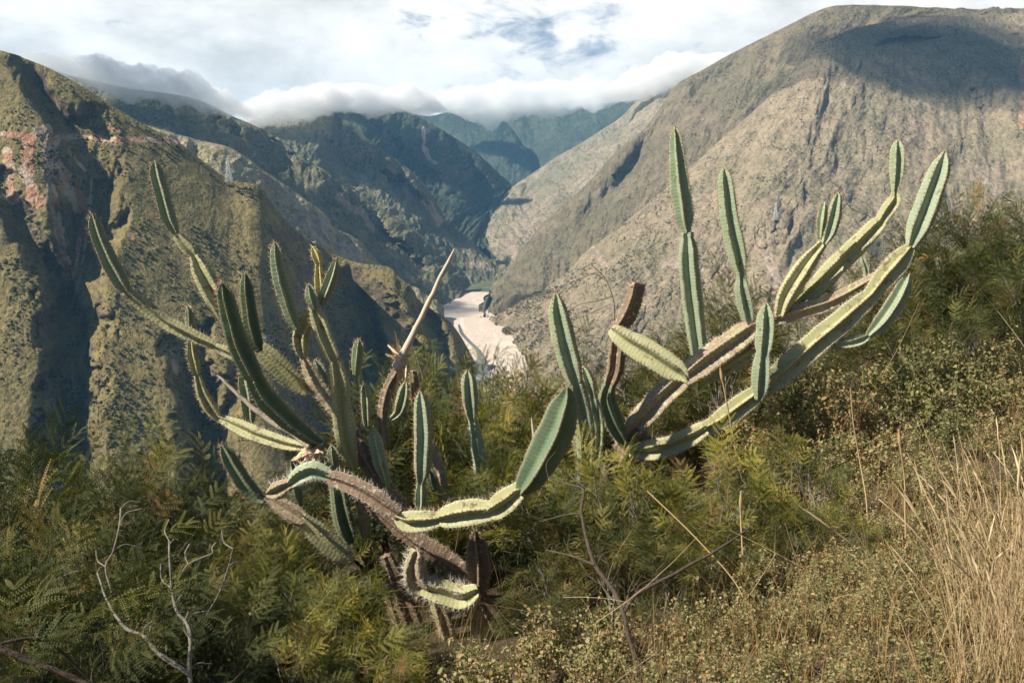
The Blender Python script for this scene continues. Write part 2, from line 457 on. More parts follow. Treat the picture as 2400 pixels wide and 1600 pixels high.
ftC = [(500, 400, 3000), (700, 480, 3050), (850, 560, 3100), (1000, 640, 3150), (1080, 690, 3150), (1130, 700, 3250), (1182, 664, 3500)]
def push_C(px, py, vv):
    out = 0
    for pts, w, h in (([(880, 380), (960, 470), (1010, 540)], 26, 120), ([(700, 300), (800, 400), (900, 480), (960, 560)], 44, 120), ([(960, 520), (975, 560)], 18, 90), ([(1010, 580), (1030, 640)], 14, 60), ([(820, 300), (900, 380), (960, 450)], 22, -50)):
        out = out + h * soft(px, py, pts, abs(w))
    return out
sheet('mountain', crC, ftC, M_B, 520, 300, 28, 190, 1.9, 4, push_C,
      pales=[([(985, 470), (1010, 490), (1030, 520)], 12), ([(1090, 620), (1150, 640)], 9)],
      label='rocky spur with tan outcrops above the river bend')
crD = [(640, 275, 4700), (767, 254, 4700), (832, 254, 4700), (898, 262, 4750), (936, 258, 4800), (974, 272, 4850), (1051, 315, 4950), (1108, 353, 5050), (1165, 403, 5150), (1198, 438, 5200), (1180, 462, 5000), (1162, 490, 4800), (1158, 525, 4600), (1138, 552, 4400), (1132, 575, 4200), (1190, 634, 3900)]
ftD = [(640, 380, 4000), (850, 420, 4050), (960, 500, 4100), (1040, 560, 4100), (1090, 600, 4050), (1120, 620, 4000), (1180, 660, 3850)]
def push_D(px, py, vv):
    out = 0
    for pts, w, h in (([(930, 270), (940, 360), (1010, 470), (1060, 540)], 40, 160), ([(1060, 340), (1110, 430), (1130, 500)], 24, 110), ([(860, 270), (900, 340), (970, 420)], 30, 120)):
        out = out + h * soft(px, py, pts, abs(w))
    return out
sheet('mountain', crD, ftD, M_C, 520, 300, 36, 240, 2.0, 5, push_D,
      pales=[([(990, 305), (992, 345), (1005, 375), (1018, 384)], 5.5), ([(950, 355), (970, 365)], 8)],
      label='blue green mountain under the low cloud with pale landslide streak')
crE = [(900, 240, 7800), (993, 272, 7800), (1070, 258, 7800), (1127, 258, 7800), (1190, 290, 7600), (1242, 368, 7300), (1262, 395, 7200), (1300, 420, 7100)]
ftE = [(900, 420, 6800), (1100, 460, 6300), (1200, 475, 5900), (1300, 470, 6000)]
sheet('mountain', crE, ftE, M_C, 260, 160, 40, 300, 1.5, 6, label='farthest blue mountain at the head of the canyon')
crF2 = [(1150, 300, 8400), (1176, 285, 8400), (1190, 262, 8400), (1211, 250, 8400), (1242, 262, 8400), (1300, 255, 8300), (1404, 245, 8200), (1486, 236, 8000), (1620, 215, 8000)]
ftF2 = [(1180, 470, 7600), (1290, 460, 6800), (1380, 420, 6600), (1600, 380, 6600)]
sheet('mountain', crF2, ftF2, M_C, 260, 160, 40, 320, 1.5, 7, label='far hazy mountain right of the canyon head')
crF = [(1192, 660, 3750), (1162, 610, 4050), (1140, 560, 4350), (1142, 520, 4600), (1162, 476, 4900), (1200, 441, 5250), (1245, 408, 5350), (1290, 378, 5450), (1340, 350, 5500), (1400, 312, 5550), (1450, 280, 5600), (1490, 240, 5650), (1506, 217, 5700), (1557, 190, 5700), (1600, 186, 5700), (1720, 150, 5700)]
ftF = [(1200, 690, 3600), (1260, 640, 3500), (1330, 560, 3600), (1430, 470, 3700), (1540, 380, 3900), (1700, 300, 4200)]
def push_F(px, py, vv):
    out = 0
    for pts, w, h in (([(1300, 380), (1250, 450), (1190, 560)], 30, 130), ([(1440, 290), (1370, 360), (1330, 430)], 22, 120), ([(1520, 230), (1450, 310), (1400, 380)], 22, 110), ([(1250, 520), (1200, 600)], 20, 70)):
        out = out + h * soft(px, py, pts, abs(w))
    return out
sheet('mountain', crF, ftF, M_F, 520, 300, 34, 230, 2.1, 8, push_F,
      pales=[([(1480, 290), (1510, 285)], 8), ([(1200, 585), (1215, 610)], 14), ([(1145, 545), (1155, 560)], 8), ([(1225, 500), (1240, 520)], 10)],
      label='tan and green ridge across the river bend below the clouds')
crGB = [(1124, 722, 2640), (1136, 712, 2720), (1155, 673, 3050), (1200, 628, 3200), (1231, 577, 3250), (1277, 520, 3300), (1328, 474, 3350), (1379, 429, 3400), (1445, 357, 3500), (1506, 306, 3550), (1547, 255, 3600), (1585, 200, 3650), (1640, 169, 3650), (1720, 124, 3650), (1800, 84, 3650), (1850, 60, 3650), (1900, 34, 3650), (1945, 18, 3650), (1990, 13, 3650), (2080, 14, 3650), (2200, 19, 3650), (2320, 24, 3650), (2420, 20, 3650), (2700, 10, 3650)]
ftGB = [(1120, 745, 2420), (1200, 750, 2450), (1300, 720, 2600), (1420, 640, 2700), (1550, 520, 2850), (1700, 400, 3000), (1900, 200, 3150), (2100, 100, 3300), (2400, 90, 3400), (2700, 90, 3400)]
def push_GB(px, py, vv):
    out = 0
    for pts, w, h in (([(1760, 130), (1600, 260), (1450, 440), (1330, 560)], 26, 50), ([(1560, 260), (1480, 400), (1400, 500)], 22, 60)):
        out = out + h * soft(px, py, pts, abs(w))
    return out
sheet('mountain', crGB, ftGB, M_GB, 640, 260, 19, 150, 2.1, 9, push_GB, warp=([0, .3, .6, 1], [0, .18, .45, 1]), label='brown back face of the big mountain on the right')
crG = [(1146, 752, 2350), (1188, 735, 2400), (1232, 706, 2450), (1285, 672, 2520), (1334, 635, 2600), (1397, 579, 2680), (1450, 536, 2740), (1500, 494, 2800), (1600, 410, 2900), (1700, 320, 3000), (1790, 240, 3100), (1870, 160, 3180), (1925, 108, 3230), (1975, 78, 3280), (2030, 62, 3350), (2120, 45, 3420), (2250, 38, 3480), (2400, 32, 3520), (2800, 20, 3550)]
ftG = [(1172, 778, 2230), (1235, 850, 1780), (1262, 930, 1480), (1340, 1020, 1235), (1500, 1050, 1170), (1750, 1050, 1170), (2100, 1050, 1170), (2800, 1050, 1170)]
def push_G(px, py, vv):
    out = 0
    for pts, w, h in (([(2080, 90), (2200, 260), (2330, 420), (2450, 560)], 110, 80), ([(1930, 330), (2050, 480), (2150, 600)], 60, 60),
                      ([(1560, 480), (1480, 620), (1380, 760)], 50, -55), ([(1640, 560), (1590, 620), (1500, 700), (1420, 800)], 60, 70),
                      ([(1750, 515), (1690, 540), (1600, 610), (1480, 700), (1330, 860)], 60, -110), ([(1760, 530), (1850, 640), (1900, 760)], 60, -60),
                      ([(1230, 760), (1290, 850)], 34, -40), ([(2250, 60), (2350, 250), (2450, 420)], 50, -60), ([(1850, 280), (1800, 420), (1770, 500)], 60, -70)):
        out = out + h * soft(px, py, pts, abs(w))
    return out
sheetG, XG, pxG, pyG = sheet('mountain', crG, ftG, M_G, 800, 560, 20, 165, 1.9, 10, push_G, warp=([0, .2, .37, .56, .68, .8, 1], [0, .06, .17, .40, .62, .84, 1]),
      scars=[([(2395, 150), (2390, 300)], 9)],
      pales=[([(1370, 560), (1430, 640)], 8), ([(1700, 600), (1720, 700)], 18), ([(1560, 620), (1640, 640)], 12), ([(2280, 400), (2330, 460)], 10), ([(1800, 600), (1830, 680)], 14)],
      label='big dry mountain face on the right in warm sunlight')

# scrub standing on the two nearest slopes: uncountable
def scrub(name, X, px, py, n, rmin, rmax, mat, xlo, xhi, seed, dens):
    r = np.random.default_rng(seed)
    nu, nv, _ = X.shape
    ui = r.integers(2, nu - 2, n * 6); vi = r.integers(4, int(nv * 0.97), n * 6)
    x, y = px[ui, vi], py[ui, vi]
    c = X[ui, vi]
    dm = fbm(c / dens, 4)
    nrm = np.cross(X[ui, vi + 1] - X[ui, vi], X[ui + 1, vi] - X[ui, vi]); nrm /= np.linalg.norm(nrm, axis=1)[:, None] + 1e-9
    ok = (x > xlo) & (x < xhi) & (dm > r.uniform(-0.12, 0.5, n * 6)) & (np.abs(nrm[:, 2]) > 0.32)
    # even coverage in ground area
    c = c[ok][:n]
    n = len(c)
    rad = r.uniform(rmin, rmax, n) ** 1.0 * (0.6 + 0.8 * r.random(n) ** 3)
    base = np.array([[1, 0, 0.25], [0.4, 0.9, 0.2], [-0.7, 0.7, 0.3], [-0.95, -0.3, 0.2], [-0.1, -1, 0.25], [0.8, -0.6, 0.2],
                     [0.5, 0.3, 0.9], [-0.5, 0.35, 1.0], [0.05, -0.5, 0.95], [0, 0, -0.4]])
    F = np.array([[0, 1, 6], [1, 2, 7], [1, 7, 6], [2, 3, 7], [3, 8, 7], [3, 4, 8], [4, 5, 8], [5, 0, 6], [5, 6, 8], [6, 7, 8], [0, 9, 1], [1, 9, 2], [2, 9, 3], [3, 9, 4], [4, 9, 5], [5, 9, 0]])
    k = len(base)
    th = r.uniform(0, 6.28, n)
    ct, st = np.cos(th), np.sin(th)
    b = base[None] * rad[:, None, None] * r.uniform(0.7, 1.3, (n, k, 1))
    V = np.stack([b[..., 0] * ct[:, None] - b[..., 1] * st[:, None], b[..., 0] * st[:, None] + b[..., 1] * ct[:, None], b[..., 2] * 0.9], -1) + c[:, None]
    FF = F[None] + (np.arange(n) * k)[:, None, None]
    o = mk(name, V.reshape(-1, 3), [FF.reshape(-1, 3)], mat, smooth=False, attrs={'tint': np.repeat(r.random(n), k)})
    return tag(o, kind='stuff')
def bush_mat(name, a, b_):
    m, N = material(name)
    t = N.n('ShaderNodeAttribute', attribute_name='tint').outputs['Fac']
    pos = N.n('ShaderNodeNewGeometry').outputs['Position']
    c = N.mix(t, a, b_)
    c = N.mix(N.noise(pos, 1.1, 3), c, tuple(0.6 * x for x in a))
    b = N.n('ShaderNodeBsdfPrincipled', {'Base Color': c, 'Roughness': 0.95, 'Specular IOR Level': 0.1})
    N.n('ShaderNodeOutputMaterial', {0: b.outputs[0]})
    return m
o = scrub('scrub', XA, pxA, pyA, 14000, 0.7, 2.4, bush_mat('scrub_dark', (0.050, 0.058, 0.024), (0.105, 0.095, 0.040)), -120, 1200, 5, 90.0)
tag(o, 'dark green scrub dotted over the near left mountain slope', 'scrub')
o = scrub('scrub', XG, pxG, pyG, 9000, 0.9, 3.2, bush_mat('scrub_dry', (0.065, 0.068, 0.034), (0.15, 0.125, 0.068)), 1100, 2500, 6, 110.0)
tag(o, 'grey green scrub dotted over the dry right mountain', 'scrub')

# ------------------------------------------------------------------ clouds, low cloud on the crests, haze
def cloud_mat(name, dens, scl, coltone=(0.95, 0.95, 0.95)):
    """billowing vapour: thin where the line of sight only grazes the billow"""
    m, N = material(name)
    oc = N.n('ShaderNodeTexCoord').outputs['Object']
    lw = N.n('ShaderNodeLayerWeight', {'Blend': 0.5}).outputs['Facing']
    nz_ = N.noise(oc, scl, 6, 0.6, 0.6)
    thick = N.math('ADD', N.math('SUBTRACT', 1.0, lw), N.math('MULTIPLY', N.math('SUBTRACT', nz_, 0.5), 1.3))
    a = N.math('MULTIPLY', N.ss(thick, 0.22, 0.95), dens, clamp=True)
    d = N.n('ShaderNodeBsdfDiffuse', {'Color': coltone + (1,)})
    tr = N.n('ShaderNodeBsdfTranslucent', {'Color': coltone + (1,)})
    mixd = N.n('ShaderNodeMixShader', {0: 0.45, 1: d.outputs[0], 2: tr.outputs[0]})
    t = N.n('ShaderNodeBsdfTransparent')
    mx = N.n('ShaderNodeMixShader', {0: a, 1: t.outputs[0], 2: mixd.outputs[0]})
    N.n('ShaderNodeOutputMaterial', {0: mx.outputs[0]})
    return m
M_CLOUDBANK = cloud_mat('cloudbank', 0.55, 0.006)
M_CLOUD = cloud_mat('cloud', 0.36, 0.006)
def icosphere(sub):
    t_ = (1 + 5 ** 0.5) / 2
    V = [(-1, t_, 0), (1, t_, 0), (-1, -t_, 0), (1, -t_, 0), (0, -1, t_), (0, 1, t_), (0, -1, -t_), (0, 1, -t_), (t_, 0, -1), (t_, 0, 1), (-t_, 0, -1), (-t_, 0, 1)]
    F = [(0, 11, 5), (0, 5, 1), (0, 1, 7), (0, 7, 10), (0, 10, 11), (1, 5, 9), (5, 11, 4), (11, 10, 2), (10, 7, 6), (7, 1, 8), (3, 9, 4), (3, 4, 2), (3, 2, 6), (3, 6, 8), (3, 8, 9), (4, 9, 5), (2, 4, 11), (6, 2, 10), (8, 6, 7), (9, 8, 1)]
    V = [np.array(v) / np.linalg.norm(v) for v in V]
    for _ in range(sub):
        c, G = {}, []
        def mid(a, b):
            k = (min(a, b), max(a, b))
            if k not in c:
                v = V[a] + V[b]; V.append(v / np.linalg.norm(v)); c[k] = len(V) - 1
            return c[k]
        for a, b, d in F:
            x, y, z = mid(a, b), mid(b, d), mid(d, a)
            G += [(a, x, z), (b, y, x), (d, z, y), (x, y, z)]
        F = G
    return np.array(V), np.array(F)
IV, IF = icosphere(3)
def billows(name, items, mat, seed):
    Vs, Fs, k = [], [], 0
    for i, (c, rad) in enumerate(items):
        n_ = fbm(IV * 1.3 + seed + i * 3.7, 3)
        V = IV * (1 + 0.35 * n_)[:, None] * np.array(rad) + np.array(c)
        Vs.append(V); Fs.append(IF + k); k += len(IV)
    return mk(name, np.concatenate(Vs), [np.concatenate(Fs)], mat)
def vapour(size, seed, tau):
    m = bpy.data.materials.new('cloud_vapour'); m.use_nodes = True
    N = NT(m.node_tree)
    v = N.n('ShaderNodeVolumePrincipled', {'Color': (1.0, 1.0, 1.0, 1), 'Density': tau / size, 'Anisotropy': 0.0})
    o_ = N.n('ShaderNodeOutputMaterial'); m.node_tree.links.new(v.outputs[0], o_.inputs['Volume'])
    return m
def cloud_bank(pts, hw, seed, label, tau=2.3):  # low cloud hugging the crests, built as vapour inside the haze box
    """one closed lumpy bank of vapour lying along a crest; pts = (px, py, Y, half height in px)"""
    n, m = 260, 64
    c = catmull(pts, n)
    c[:, 1] -= 0.30 * c[:, 3]; c[:, 3] *= 1.32
    C = P(c[:, 0], c[:, 1], c[:, 2]); S = scale_at(c[:, 1], c[:, 2]) * c[:, 3]
    t = np.linspace(0, 1, n)
    size_ = float(S.mean())
    S = S * np.clip(1 - (2 * t - 1) ** 4, 0, 1) ** 0.7
    th = np.linspace(0, 2 * np.pi, m, endpoint=False)
    V = C[:, None] + np.stack([0 * th, -np.cos(th) * 1.2, np.sin(th)], -1)[None] * S[:, None, None]
    nn = np.stack([0 * th, -np.cos(th), np.sin(th)], -1)[None]
    wl = hw * S.mean()
    Q = V * np.array([0.5, 0.7, 1.15])
    d = fbm(Q / wl + seed, 5, 0.5)
    d = d + 0.30 * fbm(Q / (wl * 0.25) + seed, 5, 0.62)
    V = V + nn * (d * 0.8)[..., None] * S[:, None, None]
    a_ = np.arange(n * m).reshape(n, m); b_ = np.roll(a_, -1, axis=1)
    F = np.stack([a_[:-1].ravel(), b_[:-1].ravel(), b_[1:].ravel(), a_[1:].ravel()], 1)
    cap = [list(a_[0][::-1]), list(a_[-1])]
    o = mk('cloudbank', V.reshape(-1, 3), [F[:, ::-1], np.array([cap[0][::-1]]), np.array([cap[1][::-1]])], vapour(size_, seed, tau))
    recalc(o)
    return tag(o, label, 'cloudbank', kind='stuff')
cloud_bank([(40, 136, 2280, 24), (130, 168, 2330, 30), (200, 180, 2370, 32), (290, 200, 2420, 31), (400, 212, 2520, 30), (480, 234, 2600, 29), (550, 262, 2680, 26), (610, 274, 2740, 22)], 1.4, 3.0, 'white low cloud over the left crest', 1.05)
cloud_bank([(540, 268, 3450, 24), (600, 266, 3500, 27), (650, 262, 3560, 30), (700, 258, 3600, 30), (760, 240, 3650, 28), (830, 236, 3650, 22)], 1.4, 5.0, 'white low cloud over the middle spur', 1.3)
cloud_bank([(720, 238, 4500, 26), (790, 240, 4550, 28), (840, 242, 4550, 28), (900, 246, 4600, 28), (960, 242, 4650, 26), (1050, 262, 4700, 20)], 1.4, 7.0, 'white low cloud over the scarred mountain', 1.4)
cloud_bank([(960, 246, 6900, 26), (1080, 246, 6900, 30), (1150, 254, 6900, 32), (1200, 238, 6900, 30), (1320, 236, 6900, 32), (1400, 228, 6600, 32), (1500, 218, 6300, 28)], 1.4, 9.0, 'white low cloud over the canyon head', 1.6)
cloud_bank([(1400, 226, 5300, 22), (1480, 206, 5350, 28), (1540, 184, 5350, 30), (1600, 168, 5300, 28), (1700, 160, 5250, 22), (1800, 180, 5200, 20)], 1.4, 11.0, 'white low cloud beside the right mountain', 1.3)

def haze_box():
    m = bpy.data.materials.new('haze'); m.use_nodes = True
    N = NT(m.node_tree)
    v = N.n('ShaderNodeVolumePrincipled', {'Color': (0.26, 0.60, 1.0, 1), 'Density': 0.000044, 'Anisotropy': 0.25})
    o_ = N.n('ShaderNodeOutputMaterial'); m.node_tree.links.new(v.outputs[0], o_.inputs['Volume'])
    x0, x1, y0, y1, z0, z1 = -9900, 9900, -800, 10600, RZ - 7, 1120
    V = [(x, y, z) for x in (x0, x1) for y in (y0, y1) for z in (z0, z1)]
    F = [(0, 1, 3, 2), (4, 6, 7, 5), (0, 4, 5, 1), (2, 3, 7, 6), (0, 2, 6, 4), (1, 5, 7, 3)]
    o = mk('haze', V, [F], m, smooth=False)
    recalc(o)
    tag(o, kind='stuff', label='thin blue haze filling the canyon', cat='haze')
haze_box()
# cumulus above the haze whose shadows lie on the slopes
def cloud_over(name, tgt, rad, z=1500, seed=0, n=7, label=''):
    T = P(*tgt)
    c = T + SUN * ((z - T[2]) / SUN[2])
    rr = np.random.default_rng(seed)
    items = []
    for i in range(n):
        a = rr.uniform(0, 6.28); d = rr.uniform(0.1, 0.75)
        items.append((c + np.array([math.cos(a) * rad[0] * d, math.sin(a) * rad[1] * d, rr.uniform(0, rad[2] * .5)]), (rad[0] * rr.uniform(.35, .6), rad[1] * rr.uniform(.35, .6), rad[2] * rr.uniform(.6, 1.0))))
    o = billows(name, items, M_CLOUD, seed * 1.7)
    return tag(o, label, 'cloud', kind='stuff')
cloud_over('cloud', (2280, 260, 3250), (620, 460, 110), seed=1, n=12, label='cloud above the right mountain summit')
#cloud_over('cloud', (430, 330, 2550), (420, 520, 110), seed=2, label='cloud above the left ridge')
#cloud_over('cloud', (760, 350, 3500), (520, 700, 120), seed=3, n=10, label='cloud above the canyon spurs')
#cloud_over('cloud', (1060, 330, 5600), (700, 900, 130), seed=4, n=12, label='cloud above the canyon head')
cloud_over('cloud', (860, 610, 2650), (300, 330, 90), seed=5, label='small cloud above the ridge foot')
cloud_over('cloud', (1225, 690, 2600), (110, 260, 60), seed=6, label='small cloud above the river')
# FG_MARKER
# ------------------------------------------------------------------ near hillside
def gz(x, y):
    x = np.asarray(x, float); y = np.asarray(y, float)
    z = -1.72 - 0.245 * y + 0.36 * np.maximum(x, 0) + 0.15 * np.minimum(x, 0)
    z = z - 0.45 * np.maximum(y - 11 - 0.9 * np.maximum(x, 0), 0) ** 1.15
    z = z - 0.35 * np.maximum(-x - 3.2, 0) - 0.10 * np.maximum(x - 6, 0) ** 1.3
    q = np.stack([x * 0.55, y * 0.55, x * 0 + 4.2], -1)
    return z + 0.16 * fbm(q, 3)
m_soil, N = material('soil_litter')
pos = N.n('ShaderNodeNewGeometry').outputs['Position']
c = N.mix(N.noise(pos, 3.0, 6, 0.7), (0.030, 0.021, 0.012), (0.10, 0.07, 0.038))
c = N.mix(N.ss(N.noise(pos, 38.0, 4, 0.7), 0.5, 0.68), c, (0.18, 0.125, 0.065))
bp = N.n('ShaderNodeBump', {'Strength': 0.8, 'Distance': 0.03, 'Height': N.noise(pos, 22.0, 5, 0.7)})
b = N.n('ShaderNodeBsdfPrincipled', {'Base Color': c, 'Roughness': 1.0, 'Normal': bp.outputs[0]})
N.n('ShaderNodeOutputMaterial', {0: b.outputs[0]})
gx, gy = np.meshgrid(np.linspace(-26, 40, 300), np.linspace(-6, 60, 300), indexing='ij')
V = np.stack([gx, gy, np.maximum(gz(gx, gy), -60)], -1)
tag(mk('hillside', V.reshape(-1, 3), [grid_faces(300, 300)], m_soil), kind='structure')

# ------------------------------------------------------------------ materials for plants
def cactus_mat(name, c1, c2, c3, corkiness=0.0, cork=(0.36, 0.24, 0.15)):
    m, N = material(name)
    pos = N.n('ShaderNodeNewGeometry').outputs['Position']
    n1 = N.noise(pos, 7.0, 5, 0.6)
    n2 = N.noise(pos, 60.0, 5, 0.65)
    c = N.mix(N.ss(n1, 0.35, 0.65), c1, c2)
    c = N.mix(N.math('MULTIPLY', N.ss(n2, 0.40, 0.75), 0.35), c, c3)
    # faint darker bands where each year's growth puckers the rib faces
    al = N.n('ShaderNodeAttribute', attribute_name='along').outputs['Fac']
    band = N.math('SINE', N.math('ADD', N.math('MULTIPLY', al, 6.2832), N.math('MULTIPLY', n1, 5.0)))
    c = N.mix(N.ss(band, 0.2, 1.0, 0.0, 0.07), c, tuple(0.5 * x for x in c1))
    # corky patches
    ck = N.math('ADD', N.noise(pos, 14.0, 6, 0.7, 0.5), corkiness - 0.5)
    cm = N.ss(ck, 0.17, 0.30)
    spots = N.ss(N.noise(pos, 110.0, 3, 0.5), 0.66, 0.72)
    c = N.mix(N.math('MULTIPLY', spots, 0.6), c, tuple(0.5 * x for x in cork))
    cc = N.mix(n2, cork, tuple(0.42 * x for x in cork))
    cc = N.mix(N.ss(N.noise(pos, 25, 4, 0.6), 0.55, 0.7), cc, (0.52, 0.43, 0.33))
    c = N.mix(cm, c, cc)
    # light horny rib edge with dark areoles
    ed = N.n('ShaderNodeAttribute', attribute_name='edge').outputs['Fac']
    c = N.mix(N.ss(ed, 0.80, 1.0, 0.0, 0.28), c, (0.50, 0.47, 0.28))
    c = N.mix(N.math('MULTIPLY', N.ss(ed, 0.7, 1.0), N.ss(N.math('SINE', N.math('MULTIPLY', al, 6.2832)), 0.75, 1.0)), c, (0.20, 0.14, 0.09))
    hgt = N.math('ADD', N.math('MULTIPLY', band, 0.09), N.math('ADD', N.math('MULTIPLY', n2, N.math('ADD', 0.4, N.math('MULTIPLY', cm, 2.5))), N.math('MULTIPLY', n1, 0.8)))
    bp = N.n('ShaderNodeBump', {'Strength': 0.7, 'Distance': 0.006, 'Height': hgt})
    b = N.n('ShaderNodeBsdfPrincipled', {'Base Color': c, 'Roughness': 0.62, 'Specular IOR Level': 0.35, 'Normal': bp.outputs[0]})
    N.n('ShaderNodeOutputMaterial', {0: b.outputs[0]})
    return m
CM = {
 'g': cactus_mat('cactus_green', (0.245, 0.305, 0.20), (0.305, 0.36, 0.235), (0.42, 0.46, 0.33), 0.06),
 'd': cactus_mat('cactus_deep_green', (0.125, 0.18, 0.105), (0.16, 0.22, 0.125), (0.25, 0.30, 0.19), 0.03),
 'p': cactus_mat('cactus_pale_green', (0.29, 0.36, 0.225), (0.35, 0.41, 0.26), (0.46, 0.50, 0.36), 0.08),
 'y': cactus_mat('cactus_yellow_green', (0.36, 0.355, 0.18), (0.43, 0.415, 0.225), (0.54, 0.51, 0.34), 0.12),
 'o': cactus_mat('cactus_yellow', (0.46, 0.41, 0.15), (0.54, 0.47, 0.18), (0.60, 0.54, 0.30), 0.10),
 'c': cactus_mat('cactus_cream', (0.42, 0.39, 0.22), (0.50, 0.45, 0.28), (0.66, 0.58, 0.42), 0.26, (0.55, 0.41, 0.28)),
 'b': cactus_mat('cactus_cork', (0.22, 0.18, 0.125), (0.34, 0.28, 0.20), (0.50, 0.42, 0.33), 0.36, (0.30, 0.205, 0.135)),
}
def simple_mat(name, c1, c2, scale=30, rough=0.8, trans=0.0, bump=0.0, tint=False):
    m, N = material(name)
    pos = N.n('ShaderNodeNewGeometry').outputs['Position']
    c = N.mix(N.noise(pos, scale, 4, 0.6), c1, c2)
    kw = {'Base Color': c, 'Roughness': rough, 'Specular IOR Level': 0.25}
    if bump:
        kw['Normal'] = N.n('ShaderNodeBump', {'Strength': 0.8, 'Distance': bump, 'Height': N.noise(pos, scale * 2, 5, 0.7)}).outputs[0]
    b = N.n('ShaderNodeBsdfPrincipled', kw)
    N.n('ShaderNodeOutputMaterial', {0: b.outputs[0]})
    return m
M_SPINE = simple_mat('spine', (0.34, 0.24, 0.15), (0.55, 0.46, 0.36), 40, 0.6)
M_SPINER = simple_mat('spine_young', (0.30, 0.13, 0.07), (0.42, 0.25, 0.15), 40, 0.6)
M_SPINEW = simple_mat('spine_grey', (0.52, 0.46, 0.38), (0.70, 0.64, 0.56), 40, 0.6)
M_WOOD = simple_mat('bleached_wood', (0.46, 0.36, 0.27), (0.66, 0.56, 0.45), 35, 0.85, bump=0.004)
M_HUSK = simple_mat('husk', (0.50, 0.33, 0.20), (0.68, 0.52, 0.36), 28, 0.9, bump=0.006)
M_TWIG = simple_mat('bark_grey', (0.035, 0.026, 0.02), (0.46, 0.41, 0.33), 30, 0.95, bump=0.012)
M_TWIGD = simple_mat('bark_dark', (0.020, 0.014, 0.010), (0.16, 0.12, 0.085), 30, 0.95, bump=0.012)

M_STALKB = simple_mat('weed_stalk', (0.16, 0.11, 0.07), (0.40, 0.31, 0.22), 30, 0.9)
def leaf_mat(name, ramp, trans=0.35, rough=0.45):
    m, N = material(name)
    t = N.n('ShaderNodeAttribute', attribute_name='tint').outputs['Fac']
    oi = N.n('ShaderNodeObjectInfo').outputs['Random']
    t = N.math('ADD', t, N.math('MULTIPLY', N.math('SUBTRACT', oi, 0.5), 0.22), clamp=True)
    cr = N.n('ShaderNodeValToRGB', {0: t})
    el = cr.color_ramp.elements
    el[0].position = ramp[0][0]; el[0].color = ramp[0][1] + (1,)
    el[1].position = ramp[-1][0]; el[1].color = ramp[-1][1] + (1,)
    for p_, c_ in ramp[1:-1]:
        e = el.new(p_); e.color = c_ + (1,)
    col = cr.outputs[0]
    b = N.n('ShaderNodeBsdfPrincipled', {'Base Color': col, 'Roughness': max(rough, 0.6), 'Specular IOR Level': 0.18})
    tr = N.n('ShaderNodeBsdfTranslucent', {'Color': N.mix(1.0, col, (1.0, 1.15, 0.45), 'MULTIPLY')})
    mx = N.n('ShaderNodeMixShader', {0: trans, 1: b.outputs[0], 2: tr.outputs[0]})
    N.n('ShaderNodeOutputMaterial', {0: mx.outputs[0]})
    return m
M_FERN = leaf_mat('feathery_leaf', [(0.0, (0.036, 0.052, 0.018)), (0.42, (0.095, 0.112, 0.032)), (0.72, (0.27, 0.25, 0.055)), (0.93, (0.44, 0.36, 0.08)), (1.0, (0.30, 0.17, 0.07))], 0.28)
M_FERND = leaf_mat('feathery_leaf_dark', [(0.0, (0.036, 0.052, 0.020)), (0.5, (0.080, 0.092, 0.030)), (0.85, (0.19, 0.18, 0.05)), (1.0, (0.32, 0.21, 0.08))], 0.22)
M_LEAF = leaf_mat('oval_leaf', [(0.0, (0.11, 0.125, 0.045)), (0.45, (0.20, 0.20, 0.075)), (0.75, (0.34, 0.30, 0.14)), (0.9, (0.44, 0.33, 0.17)), (1.0, (0.36, 0.20, 0.09))], 0.25, 0.6)
M_GRASS = leaf_mat('grass_blade', [(0.0, (0.10, 0.125, 0.035)), (0.35, (0.18, 0.15, 0.06)), (0.65, (0.36, 0.255, 0.12)), (1.0, (0.42, 0.21, 0.085))], 0.25, 0.6)
M_STRAW = leaf_mat('straw', [(0.0, (0.50, 0.36, 0.18)), (0.5, (0.66, 0.49, 0.28)), (1.0, (0.78, 0.62, 0.40))], 0.2, 0.55)

# ------------------------------------------------------------------ sweeps
def frames(C, ref):
    T = np.gradient(C, axis=0); T /= np.linalg.norm(T, axis=1)[:, None] + 1e-9
    Nn = ref[None] - (T @ ref)[:, None] * T
    # keep continuity where the stem points along the reference
    L = np.linalg.norm(Nn, axis=1)[:, None]
    Nn = Nn / (L + 1e-6)
    B = np.cross(T, Nn)
    return T, Nn, B

def tube(pts, rad, sides=6, close=True):
    C = np.asarray(pts, float); n = len(C)
    T, Nn, B = frames(C, np.array([0.13, -0.97, 0.21]))
    th = np.linspace(0, 2 * np.pi, sides, endpoint=False)
    rad = np.asarray(rad, float)[:, None, None]
    V = C[:, None] + (np.cos(th)[None, :, None] * Nn[:, None] + np.sin(th)[None, :, None] * B[:, None]) * rad
    a = np.arange(n * sides).reshape(n, sides); b = np.roll(a, -1, 1)
    F = np.stack([a[:-1].ravel(), b[:-1].ravel(), b[1:].ravel(), a[1:].ravel()], 1)
    return V.reshape(-1, 3), F
class MB:
    def __init__(s): s.V, s.Q, s.T, s.t, s.k = [], [], [], [], 0
    def add(s, V, F, tint=None):
        F = np.asarray(F)
        V = np.asarray(V)
        (s.Q if F.shape[1] == 4 else s.T).append(F + s.k)
        s.V.append(V); s.k += len(V)
        s.t.append(np.full(len(V), 0.5) if tint is None else np.broadcast_to(tint, (len(V),)))
        return s
    def build(s, name, mat, parent=None, smooth=True):
        F = []
        if s.Q: F.append(np.concatenate(s.Q))
        if s.T: F.append(np.concatenate(s.T))
        return mk(name, np.concatenate(s.V), F, mat, parent, smooth, {'tint': np.concatenate(s.t)})

